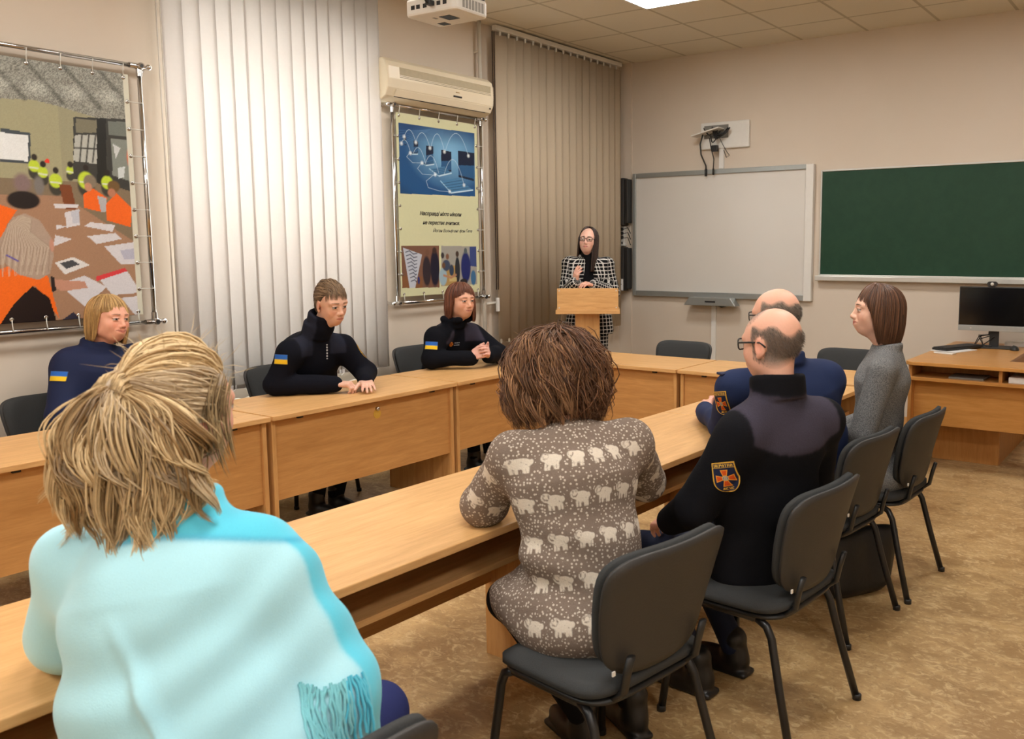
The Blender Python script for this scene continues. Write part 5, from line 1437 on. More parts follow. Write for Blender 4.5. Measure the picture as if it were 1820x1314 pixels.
    for i in range(260):   # stray fuzz
        t = rg.uniform(-PI, PI); s0 = rg.uniform(0.2, .9); p = g(t, s0); q = p+(p-A_(0, 0, -.02))*rg.uniform(.12, .30)+rg.normal(0, .02, 3); m_ = (p+q)/2+rg.normal(0, .015, 3)
        f = np.linspace(0, 1, 8)[:, None]; c_ = (1-f)**2*p+2*f*(1-f)*m_+f*f*q
        T.add(H.c+(c_*H.k)@H.M.T, .0007, rgb(120, 84, 56), 3)
    for i in range(46):   # grey parting
        x = rg.normal(0, .010); pts = np.array([A_(x+.02*s*np.sign(x+.002), .06-.13*s+rg.normal(0, .003), .128+.014*math.sin(s*2.6)) for s in np.linspace(0, 1, 8)])
        T.add(H.c+(pts*H.k)@H.M.T, .0018, rgb(176, 160, 146), 4)
    T.build('flyaway_strands', M['hairdull'], rt)
    P.settle()
person_A()

# ---------------------------------------------------------------- bald men
def stubble(H, fn, col):
    rg = np.random.default_rng(4)
    def ex(L, C):
        a = (np.clip(fn(L), 0, 1)**.7*.92)[:, None]; c = np.array(col)*(1+rg.normal(0, .13, (len(L), 1)))
        return np.clip(C*(1-a)+c*a, 0, 1)
    H.extra = ex
def fringe_hair(P, H, fn, col, name='hair', h=.0034):
    F = Field(); H.field(F, None); V, Q = F.mesh(h); N = F.normal(V); m = fn(H.loc(V))
    T = Tubes(); rg = np.random.default_rng(9); ok = np.nonzero(m > .05)[0]
    for i in rg.choice(ok, 3200):
        if rg.random() > m[i]*1.6: continue
        d = N[i]*.28-H.M[:, 2]*.8-H.M[:, 1]*.55+rg.normal(0, .15, 3); p = V[i]+rg.normal(0, .0012, 3)
        T.add(np.array([p, p+d*.006, p+d*.012]), .0006, np.array(col)*rg.uniform(.6, 1.5), 3)
    return T.build(name, M['hairdull'], P.t)
def pol(L): return np.abs(np.arctan2(L[:, 0], L[:, 1]))   # 0 face, pi back
def bald(L, hi=.055, seed=0, tuft=0):
    x, y, z = L.T; a = pol(L)
    top = hi+.012*np.sin(x*60+seed)+.008*np.sin(y*80)-.02*np.clip((a-2.5)*2, 0, 1)
    low = -.062+.02*np.sin(a*2); front = np.clip((a-1.18)/.16, -1, 1)
    m = np.minimum(np.minimum((top-z)/.018, (z-low)/.03), front)
    ear = np.sqrt(((np.abs(x)-.08)/.03)**2+((y+.008)/.024)**2+((z+.006)/.036)**2); m = np.where((np.abs(x) > .066), np.minimum(m, (ear-1)*2.2), m)
    if tuft:
        q = 1-np.sqrt(((x+.012)/.05)**2+((y-.035)/.045)**2); m = np.maximum(m, np.where(z > .06, q*1.5, -1))
    return m

def person_B():
    P = Person('bald person with grey fringe and glasses in a black fleece with shoulder patch', (-1.22, 2.76))
    pel, neck = A_(-1.21, 2.76, .55), A_(-1.135, 2.72, 1.115)
    sh = (A_(-1.195, 2.565, .995), A_(-1.045, 2.89, 1.005)); el = (A_(-1.325, 2.495, .75), A_(-1.13, 3.06, .76)); wr = (A_(-1.46, 2.58, .665), A_(-1.43, 2.93, .66))
    side = vnorm(sh[1]-sh[0])
    H = Head(A_(-1.172, 2.745, 1.272), 165, 6, 0, .99, rgb(222, 170, 146), 1.08, False, blush=.5, brow=rgb(120, 110, 100))
    stubble(H, lambda L: bald(L, .062, 1, 1), rgb(112, 100, 90))
    hs = (lambda G: hand(G, wr[0], (-.75, .5, -.28), (-.25, -.4, .9), True, 1.0, .5), lambda G: hand(G, wr[1], (-.8, -.5, -.2), (-.2, .2, 1), False, 1.0, .5))
    body_mesh(P, H, neck, hs, core_fn(neck, pel, sh, el, wr))
    F = Field(); upper(F, pel, neck, sh, el, wr, .185, .19, .20, .128, (.075, .064, .048), .045, .04)
    Mn = rot_from(150, 8); collar(F, neck, Mn, .080, .076, .012, .030, .020)
    ax = vnorm(neck-pel); fw = np.cross(A_(0, 0, 1), side)
    def paint(V, C):
        d = V-neck; z = d@ax; x = d@side; y = d@fw
        yk = (z > -.145+.26*np.maximum(0, np.abs(x)-.09)-.02*np.cos(x*9)) & (np.abs(x) < .185) & (z < .012)
        C[yk] = rgb(62, 58, 70); return C
    wear(P, 'fleece_jacket', F, .0065, M['wool'], rgb(20, 20, 24), paint, disp=folds(21, .007, 26))
    p_ = decal(F, 'shoulder_patch', (-1.205, 2.47, .875), (.12, -1, .12), (-.18, .06, 1), .072, .098, 120, 150, shield, P.t); p_['label'] = 'gold-rimmed navy shoulder patch with an orange cross'
    fringe_hair(P, H, lambda L: bald(L, .062, 1, 1), rgb(112, 100, 90))
    glasses(H, P.t, r=.0026)
    legset(P, pel, side, (A_(-1.64, 2.70, .50), A_(-1.62, 2.96, .50)), (A_(-1.42, 2.72, .10), A_(-1.38, 2.93, .10)), ((-1, .1), (-1, .1)), rgb(26, 32, 52))
    P.settle()
person_B()

def person_C():
    P = Person('bald person in a bright navy blue jacket with folded hands on the near desk', (-1.33, 3.63))
    pel, neck = A_(-1.33, 3.62, .55), A_(-1.425, 3.465, 1.11)
    sh = (A_(-1.565, 3.29, 1.015), A_(-1.315, 3.63, 1.035)); el = (A_(-1.685, 3.43, .822), A_(-1.52, 3.93, .825)); wr = (A_(-1.955, 3.79, .805), A_(-1.88, 3.955, .81))
    side = vnorm(sh[1]-sh[0])
    H = Head(A_(-1.48, 3.50, 1.298), 172, 4, 0, .98, rgb(220, 168, 144), 1.08, False, blush=.5)
    stubble(H, lambda L: bald(L, .075, 2), rgb(120, 110, 100))
    hs = (lambda G: hand(G, wr[0], (-.65, .75, .05), (-.55, -.55, .6), True, 1.0, (.9, .95, 1., 1.), .03, (.5, .1, .5)), lambda G: hand(G, wr[1], (-.95, -.05, .05), (-.2, .75, .6), False, 1.0, (.8, .85, .9, .9), .03, (.5, .1, .5)))
    body_mesh(P, H, neck, hs, core_fn(neck, pel, sh, el, wr), hand_skin=rgb(214, 160, 142))
    F = Field(); upper(F, pel, neck, sh, el, wr, .185, .19, .20, .13, (.075, .062, .046), .045)
    collar(F, neck, rot_from(150, 12), .078, .074, .012, .020, .012)
    wear(P, 'blue_jacket', F, .007, M['twill'], rgb(27, 40, 74), disp=folds(23, .006, 28))
    p_ = decal(F, 'shoulder_patch', (-1.60, 3.26, .955), (.15, -1, .12), (-.15, .1, 1), .072, .098, 120, 150, shield, P.t); p_['label'] = 'gold-rimmed navy shoulder patch with an orange cross'
    e = MB(); bx_ = Matrix.Rotation(R(150-90), 3, 'Z')
    c_ = sh[0]+A_(-.015, .0, .062); e.box(c_, (.05, .11, .010), Matrix.Rotation(math.atan2(side[1], side[0])+PI/2, 3, 'Z'))
    e.build('shoulder_strap', plain('navy_strap_cloth', rgb(26, 34, 66), .8), P.t, bevel=.003)
    fringe_hair(P, H, lambda L: bald(L, .075, 2), rgb(120, 110, 100))
    glasses(H, P.t, r=.0024)
    legset(P, pel, side, (A_(-1.76, 3.55, .50), A_(-1.74, 3.80, .50)), (A_(-1.70, 3.58, .10), A_(-1.68, 3.80, .10)), ((-1, .1), (-1, .1)), rgb(28, 36, 62))
    P.settle()
person_C()

def person_D():
    P = Person('person with a dark auburn bob and grey knitted jacket, seated in profile', (-1.27, 4.18))
    pel, neck = A_(-1.25, 4.15, .55), A_(-1.195, 4.12, 1.13)
    sh = (A_(-1.165, 3.945, 1.035), A_(-1.245, 4.29, 1.035)); el = (A_(-1.225, 3.885, .755), A_(-1.30, 4.36, .75)); wr = (A_(-1.43, 3.93, .69), A_(-1.52, 4.18, .66))
    side = vnorm(sh[1]-sh[0]); fw = np.cross(A_(0, 0, 1), side)
    H = Head(A_(-1.245, 4.105, 1.290), 208, -3, 0, .95, rgb(224, 178, 154), .97, True, rgb(178, 84, 80), rgb(80, 56, 42), smile=.9, blush=.35)
    hs = (lambda G: hand(G, wr[0], (-.9, .25, -.25), (-.3, -.4, .85), True, .92, .5), lambda G: hand(G, wr[1], (-.85, -.45, -.25), (-.2, .3, .9), False, .92, .5))
    body_mesh(P, H, neck, hs, core_fn(neck, pel, sh, el, wr))
    F = Field(); upper(F, pel, neck, sh, el, wr, .165, .14, .165, .112, (.066, .056, .046), .04, ak=.018)
    F.ell(pel+A_(0, 0, -.02), (.19, .19, .11), None, .05); F.ell(pel+fw*.15, (.15, .13, .085), None, .05)
    collar(F, neck, rot_from(195, 5), .066, .060, .010, .006, .0)
    m, nt, b, o = new_mat('grey_tweed_knit')
    n1 = noise(nt, texco(nt), 240, 2, .8); n2 = noise(nt, texco(nt), 30, 3)
    c = mixc(nt, node_ramp(nt, n1, .35, .65), rgb(74, 76, 78), rgb(146, 146, 145)); setin(b, 'Base Color', mixc(nt, mathn(nt, 'MULTIPLY', n2, .4), c, rgb(98, 98, 98))); setin(b, 'Roughness', .92); setin(b, 'Specular IOR Level', .12); bump(nt, b, n1, .3, .003)
    wear(P, 'knitted_jacket', F, .0075, m, disp=folds(25, .007, 30))
    g = bob(.092, .112, .118, .018, -.022, -.150, .018, 0, .78, 1.42, .05, (0, .03), .22, -.165, .02, .3, .4, .003)
    hair_cap(H, P.t, g, rgb(44, 28, 20), rgb(118, 80, 56), (-PI, PI), 24, 60, 5, 900, .0019, .003, .014)
    for s in (-1, 1):
        e = MB()
        for j in range(3): e.ball(tuple(H.w(s*.080, .0, -.052-.013*j)), .0055 if j else .004, 10, 6)
        e.build('earring', M['chrome'], P.t, True)
    legset(P, pel, side, (A_(-1.67, 3.98, .50), A_(-1.70, 4.16, .50)), (A_(-1.62, 3.98, .10), A_(-1.64, 4.16, .10)), ((-1, -.1), (-1, -.1)), rgb(22, 22, 24))
    P.settle()
person_D()

# ---------------------------------------------------------------- E: speaker behind the lectern
def person_E():
    P = Person('person with long dark hair, glasses and black and white checked coat behind the lectern', (-4.49, 6.46))
    a = -55; rtv = A_(math.sin(R(a)), -math.cos(R(a)), 0); fw = A_(math.cos(R(a)), math.sin(R(a)), 0)
    B0 = A_(-4.485, 6.455, 0); pel = B0+A_(0, 0, .96); neck = B0+fw*.0+A_(0, 0, 1.485)
    sh = (neck-rtv*.160-A_(0, 0, .055), neck+rtv*.160-A_(0, 0, .055)); el = (neck-rtv*.215+fw*.03-A_(0, 0, .30), neck+rtv*.215+fw*.05-A_(0, 0, .30))
    wr = (neck-rtv*.05+fw*.235-A_(0, 0, .225), neck+rtv*.115+fw*.245-A_(0, 0, .205))
    H = Head(neck+fw*.015+A_(0, 0, .148), -68, -6, -4, .95, rgb(222, 176, 156), .95, True, rgb(172, 82, 82), rgb(66, 48, 38))
    hs = (lambda G: hand(G, wr[0], rtv*.75+fw*.45+A_(0, 0, .15), fw*.25+A_(0, 0, 1), True, .92, .45), lambda G: hand(G, wr[1], -rtv*.15+fw*.30+A_(0, 0, 1), rtv*.8+fw*.5, False, .92, (.25, .3, .4, .45), .04))
    body_mesh(P, H, neck, hs, core_fn(neck, pel, sh, el, wr), .0036)
    F = Field(); upper(F, pel, neck, sh, el, wr, .165, .14, .165, .105, (.064, .056, .050), .04, .0)
    side = rtv
    F.tor(pel+A_(0, 0, .12), pel-A_(0, 0, .10), side, .165, .215, .115, .145, .05)
    F.ell(sh[0]+A_(0, 0, .012), (.065, .065, .035), None, .03).ell(sh[1]+A_(0, 0, .012), (.065, .065, .035), None, .03)
    for s in (-1, 1): F.cap(neck+rtv*s*.068-fw*.02+A_(0, 0, .015), neck+rtv*s*.085+fw*.115-A_(0, 0, .20), .020, .022, .02)
    F.tor(neck+fw*.13+A_(0, 0, .03), pel+fw*.14-A_(0, 0, .35), side, .058, .075, .075, .09, .015, True)
    m, nt, b, o = new_mat('black_white_checked_wool')
    uv = node(nt, 'ShaderNodeAttribute', attribute_name='puv'); sx = node(nt, 'ShaderNodeSeparateXYZ'); nt.links.new(uv.outputs['Vector'], sx.inputs[0])
    def fr(c): return mathn(nt, 'ABSOLUTE', mathn(nt, 'SUBTRACT', mathn(nt, 'FRACT', mathn(nt, 'DIVIDE', c, .032)), .5))
    fx, fy = fr(mathn(nt, 'ADD', sx.outputs[0], 4)), fr(mathn(nt, 'ADD', sx.outputs[1], 4))
    blk = mathn(nt, 'MULTIPLY', mathn(nt, 'LESS_THAN', fx, .41), mathn(nt, 'LESS_THAN', fy, .41))
    tooth = mathn(nt, 'LESS_THAN', mathn(nt, 'ADD', fx, fy), .68)
    n1 = noise(nt, texco(nt), 200, 3)
    setin(b, 'Base Color', mixc(nt, mathn(nt, 'MULTIPLY', blk, mathn(nt, 'ADD', .35, mathn(nt, 'MULTIPLY', tooth, .65))), mixc(nt, n1, rgb(176, 172, 166), rgb(214, 210, 204)), rgb(18, 18, 20)))
    setin(b, 'Roughness', .95); setin(b, 'Specular IOR Level', .1)
    def ext(V):
        d = V-B0; x = d@rtv; y = d@fw; u = np.arctan2(x, y+.02*np.sign(y))*.17; v = V[:, 2].copy()
        for i in (0, 1):
            for q, (p0, p1) in enumerate(((sh[i], el[i]), (el[i], wr[i]))):
                ba = p1-p0; L = np.linalg.norm(ba); t = np.clip(((V-p0)@ba)/L/L, 0, 1); k = V-p0-t[:, None]*ba; r = np.linalg.norm(k, axis=1)
                m_ = (r < .095) & ((np.abs(x) > .17) | (q == 1)); e1 = np.cross(ba/L, A_(.3, .2, .9)); e1 /= np.linalg.norm(e1); e2 = np.cross(ba/L, e1)
                u = np.where(m_, np.arctan2(k@e1, k@e2)*.058, u); v = np.where(m_, (V-p0)@ba/L+q*.3, v)
        return {'puv': np.stack([u, v, 0*u], 1)}
    wear(P, 'checked_coat', F, .0075, m, extra=ext, disp=folds(31, .005, 22), lo=(-9, 0, .84))
    G = Field(); G.tor(pel-A_(0, 0, .02), neck-A_(0, 0, .22), side, .125, .125, .095, .098, .03).tor(neck-A_(0, 0, .22), neck-A_(0, 0, .02), side, .12, .07, .098, .06, .03)
    G.cap(neck-A_(0, 0, .04), H.w(0, -.012, -.075), .062, .058, .02)
    wear(P, 'turtleneck', G, .007, M['wool'], rgb(16, 16, 18))
    an = (B0-rtv*.09-fw*.02+A_(0, 0, .1), B0+rtv*.09-fw*.02+A_(0, 0, .1)); kn = (B0-rtv*.09+A_(0, 0, .5), B0+rtv*.09+A_(0, 0, .5))
    L = Field(); legs(L, pel-A_(0, 0, .05), side, kn, an, (.09, .075, .072, .07)); wear(P, 'trousers', L, .011, m, extra=ext)
    for i in (0, 1):
        S = Field(); shoe(S, an[i]-fw*.03, fw); V, Q = S.mesh(.008); mesh_obj('shoe', V, Q, M['leather'], P.t)
    g = bob(.086, .104, .110, .022, -.020, -.22, .074, 0, 1.15, 1.6, .10, (0, .03), -.05, -.28)
    hair_cap(H, P.t, g, rgb(26, 18, 15), rgb(70, 48, 38), (.75, 2*PI-.75), 26, 56, 6, 700, .0018, .003, .014)
    glasses(H, P.t, .050, .034, r=.0022)
    P.settle()
person_E()

# ---------------------------------------------------------------- the three uniformed women by the windows
def person_F():
    P = Person('smiling person with short blonde hair and a navy jacket under the large banner', (-4.78, 2.27))
    pel, neck = A_(-4.79, 2.28, .55), A_(-4.83, 2.40, 1.075)
    sh = (A_(-4.83, 2.58, .99), A_(-4.80, 2.235, .99)); el = (A_(-4.60, 2.66, .80), A_(-4.70, 2.13, .765)); wr = (A_(-4.38, 2.50, .80), A_(-4.44, 2.25, .80))
    side = vnorm(sh[1]-sh[0])
    H = Head(A_(-4.765, 2.432, 1.222), 12, 2, -4, .98, rgb(226, 166, 140), 1.06, True, rgb(184, 92, 84), rgb(96, 70, 52), smile=1.0, blush=.6, fat=1.12)
    hs = (lambda G: hand(G, wr[0], (.8, -.5, 0), (0, 0, 1), True, .93, .3), lambda G: hand(G, wr[1], (.9, .3, 0), (0, 0, 1), False, .93, .3))
    body_mesh(P, H, neck, hs, core_fn(neck, pel, sh, el, wr), .0034)
    F = Field(); upper(F, pel, neck, sh, el, wr, .19, .18, .19, .135, (.085, .070, .050), .045)
    collar(F, neck, rot_from(5, 8), .074, .070, .011, .018, .016)
    wear(P, 'navy_jacket', F, .0075, M['twill'], rgb(28, 36, 66), disp=folds(41, .006, 28))
    p_ = decal(F, 'flag_patch', (-4.755, 2.19, .945), (.45, -1, .25), (0, 0, 1), .085, .052, 24, 16, flag, P.t); p_['label'] = 'blue and yellow flag patch'
    g = bob(.091, .110, .112, .022, -.018, -.115, .042, 0, 1.0, 1.45, .06, (.02, .03), .14, -.13, .0, 0, .4, .004)
    hair_cap(H, P.t, g, rgb(128, 92, 50), rgb(216, 178, 116), (.50, 2*PI-.50), 24, 60, 7, 900, .0019, .0035, .013)
    fr = bob(.080, .100, .108, .024, -.012, .0, .036, 0, 3, 4, .0, (.03, .02), arch=.030, ac=-.25, aw=.35)
    hair_cap(H, P.t, fr, rgb(138, 100, 54), rgb(216, 178, 116), (-1.1, 1.1), 14, 30, 17, 320, .0015, .003, .005, name='fringe', grow=.06)
    legset(P, pel, side, (A_(-4.36, 2.42, .50), A_(-4.36, 2.22, .50)), (A_(-4.40, 2.42, .10), A_(-4.38, 2.20, .10)), ((1, 0), (1, 0)), rgb(24, 26, 36))
    P.settle()
person_F()

def person_G():
    P = Person('person with tied-back brown hair leaning on the locked desk in a dark uniform jacket', (-4.70, 3.50))
    pel, neck = A_(-4.70, 3.50, .55), A_(-4.285, 3.375, 1.10)
    sh = (A_(-4.275, 3.55, .995), A_(-4.305, 3.20, .99)); el = (A_(-4.21, 3.665, .835), A_(-4.36, 3.13, .815)); wr = (A_(-4.07, 3.545, .805), A_(-4.135, 3.375, .805))
    side = vnorm(sh[1]-sh[0])
    H = Head(A_(-4.175, 3.40, 1.268), -6, 14, 3, 1.0, rgb(218, 170, 144), .90, True, rgb(184, 100, 92), rgb(104, 78, 58), smile=-.25, blush=.45, fat=.92)
    hs = (lambda G: hand(G, wr[0]+A_(.0, 0, .004), (.75, -.5, -.16), (.05, 0, 1), True, .95, (.16, .18, .18, .2), .10, (.6, .2, .2)),
          lambda G: hand(G, wr[1]+A_(0, 0, .002), (.80, .55, -.05), (.0, -.1, 1), False, .95, (.75, .8, .85, .9), .03, (.5, .3, .5)))
    body_mesh(P, H, neck, hs, core_fn(neck, pel, sh, el, wr), .0032, rgb(216, 170, 148))
    F = Field(); upper(F, pel, neck, sh, el, wr, .19, .195, .20, .145, (.076, .064, .048), .06)
    collar(F, neck+(H.c-neck)*.18, rot_from(-6, 26), .064, .060, .017, .042, .036); collar(F, neck, rot_from(-6, 24), .068, .064, .018, .030, .022); F.ell(neck+A_(.055, 0, .03), (.045, .06, .045), None, .03)
    ax = vnorm(neck-pel); fw = np.cross(A_(0, 0, 1), side)
    def paint(V, C):
        d = V-neck; z = d@ax; x = d@side; y = d@fw
        yk = (z > -.17) & (np.abs(x) < .15) & (np.abs(x) > .055) & (y > -.02) & (V[:, 2] > .97); C[yk] = rgb(38, 40, 52); return C
    wear(P, 'uniform_jacket', F, .0065, M['wool'], rgb(17, 18, 26), paint, disp=folds(43, .008, 30))
    p_ = decal(F, 'flag_patch', (-4.29, 3.13, .965), (.75, -1, .15), (0, .1, 1), .082, .056, 24, 16, flag, P.t); p_['label'] = 'blue and yellow flag patch'
    p_ = decal(F, 'shoulder_patch', (-4.22, 3.655, .965), (.75, .6, .1), (0, 0, 1), .07, .09, 40, 50, shield, P.t); p_['label'] = 'gold-rimmed shoulder patch'
    F2 = F
    def cord(U, W):
        C = np.empty(U.shape+(3,)); C[:] = rgb(196, 196, 200); keep = (np.abs(np.sin(W*16)) > .35) & (np.abs(U) < .5*(np.abs(np.sin(W*16)))); return C, keep
    ft = neck+fw*.13-ax*.15; p_ = decal(F, 'zip_pull', ft-side*.02, fw+A_(0, -.35, .2), (0, 0, 1), .012, .085, 8, 60, cord, P.t); p_['label'] = 'pale knotted zip pull'
    swept(H, 'hair', P.t, A_(0, -.118, -.005), A_(0, -.014, .031), (.082, .104, .102), 1500, rgb(70, 54, 40), rgb(158, 130, 100), 8)
    fr = bob(.080, .1015, .100, .028, -.010, .004, .028, 0, 3, 4, .0, (.015, .0), arch=.022, ac=.1, aw=.3)
    hair_cap(H, P.t, fr, rgb(84, 66, 48), rgb(156, 128, 98), (-1.0, 1.05), 16, 24, 28, 210, .0010, .005, .0003, name='wispy_fringe', grow=.0, solid=False)
    B = Field(); B.ell(H.w(0, -.115, -.01), (.035, .035, .035), None, .01); V, Q = B.mesh(.006); mesh_obj('hair_bun', V, Q, M['hair'], P.t, np.tile(np.array(rgb(96, 72, 52)), (len(V), 1)))
    legset(P, pel, side, (A_(-4.28, 3.60, .50), A_(-4.28, 3.40, .50)), (A_(-4.32, 3.50, .10), A_(-4.30, 3.34, .10)), ((1, -.1), (1, -.1)), rgb(20, 21, 27), M['wool'])
    P.settle()
person_G()

def person_H():
    P = Person('person with a reddish brown bob and clasped hands in a dark uniform jacket', (-4.74, 4.83))
    pel, neck = A_(-4.73, 4.83, .55), A_(-4.40, 4.655, 1.05)
    sh = (A_(-4.385, 4.825, .955), A_(-4.40, 4.475, .955)); el = (A_(-4.20, 4.90, .825), A_(-4.38, 4.40, .825)); wr = (A_(-4.125, 4.70, .825), A_(-4.17, 4.575, .825))
    side = vnorm(sh[1]-sh[0])
    H = Head(A_(-4.335, 4.665, 1.208), -14, 0, 0, 1.0, rgb(220, 166, 138), 1.0, True, rgb(168, 92, 82), rgb(92, 62, 46), smile=.05, blush=.4, fat=1.06)
    hs = (lambda G: hand(G, wr[0]+A_(.0, -.01, .02), (.55, -.55, .35), (.75, .45, .2), True, .95, (.75, .8, .85, .9), .03, (.2, -.2, .1)),
          lambda G: hand(G, wr[1]+A_(.01, .0, .02), (.75, .45, .25), (.45, -.75, .3), False, .95, (.75, .8, .85, .9), .03, (.3, -.3, .1)))
    body_mesh(P, H, neck, hs, core_fn(neck, pel, sh, el, wr), .0034, rgb(220, 168, 152))
    F = Field(); upper(F, pel, neck, sh, el, wr, .18, .175, .185, .13, (.082, .064, .046), .045)
    for s in (-1, 1): F.cap(neck+side*s*.068+A_(-.03, 0, .035), neck+side*s*.055+A_(.075, 0, .025), .024, .020, .015)
    collar(F, neck, rot_from(-3, 12), .074, .068, .013, .02, .012)
    F.cap(neck+A_(.085, -.06, .03), neck+A_(.095, .065, .03), .018, .018, .015); F.tor(neck+A_(.10, 0, .06), neck+A_(.12, 0, -.05), side, .028, .006, .03, .03, .01, True)
    ax = vnorm(neck-pel); fw = np.cross(A_(0, 0, 1), side)
    def paint(V, C):
        d = V-neck; z = d@ax; x = d@side; y = d@fw
        yk = (z > -.14-.25*np.clip(y, 0, .2)) & (np.abs(x) < .165) & (z < .005) & (np.abs(x) > .05) & (V[:, 2] > .92); C[yk] = rgb(58, 54, 66); return C
    wear(P, 'uniform_jacket', F, .007, M['wool'], rgb(17, 18, 24), paint, disp=folds(47, .007, 30))
    p_ = decal(F, 'flag_patch', (-4.375, 4.405, .915), (.75, -1, .2), (0, .1, 1), .088, .055, 24, 16, flag, P.t); p_['label'] = 'blue and yellow flag patch'
    def emb(U, W):
        C = np.empty(U.shape+(3,)); C[:] = rgb(190, 190, 196); keep = np.zeros(U.shape, bool)
        r = np.hypot((U+.34)*1.9, W*1.0); keep |= r < .42; C[r < .42] = rgb(226, 140, 44); C[(r < .42) & (np.abs(np.abs(U+.34)*1.9-np.abs(W)) < .1)] = rgb(160, 70, 30)
        for w0 in (.22, -.22): keep |= (U > -.05) & (U < .45) & (np.abs(W-w0) < .12) & (np.sin(U*70+w0*9) > -.6)
        return C, keep
    p_ = decal(F, 'chest_emblem', neck+fw*.13+side*.06-A_(0, 0, .125), fw+side*.3+A_(0, 0, .2), (0, 0, 1), .085, .036, 40, 20, emb, P.t); p_['label'] = 'small orange and grey chest emblem'
    g = bob(.093, .112, .116, .020, -.018, -.118, .040, 0, 1.0, 1.4, .10, (.0, .02), .06, -.14, .0, 0, .4, .004)
    hair_cap(H, P.t, g, rgb(58, 30, 20), rgb(128, 74, 48), (.55, 2*PI-.55), 24, 60, 9, 900, .0019, .0035, .014)
    fr = bob(.084, .104, .112, .022, -.012, .0, .030, 0, 3, 4, .0, (.0, .02), arch=.034, ac=.15, aw=.32)
    hair_cap(H, P.t, fr, rgb(66, 34, 22), rgb(132, 78, 50), (-1.1, 1.1), 14, 34, 19, 380, .0015, .003, .005, name='fringe', grow=.06)
    legset(P, pel, side, (A_(-4.26, 4.86, .50), A_(-4.26, 4.66, .50)), (A_(-4.22, 4.84, .10), A_(-4.24, 4.66, .10)), ((1, 0), (1, 0)), rgb(18, 18, 22), M['wool'])
    P.settle()
person_H()

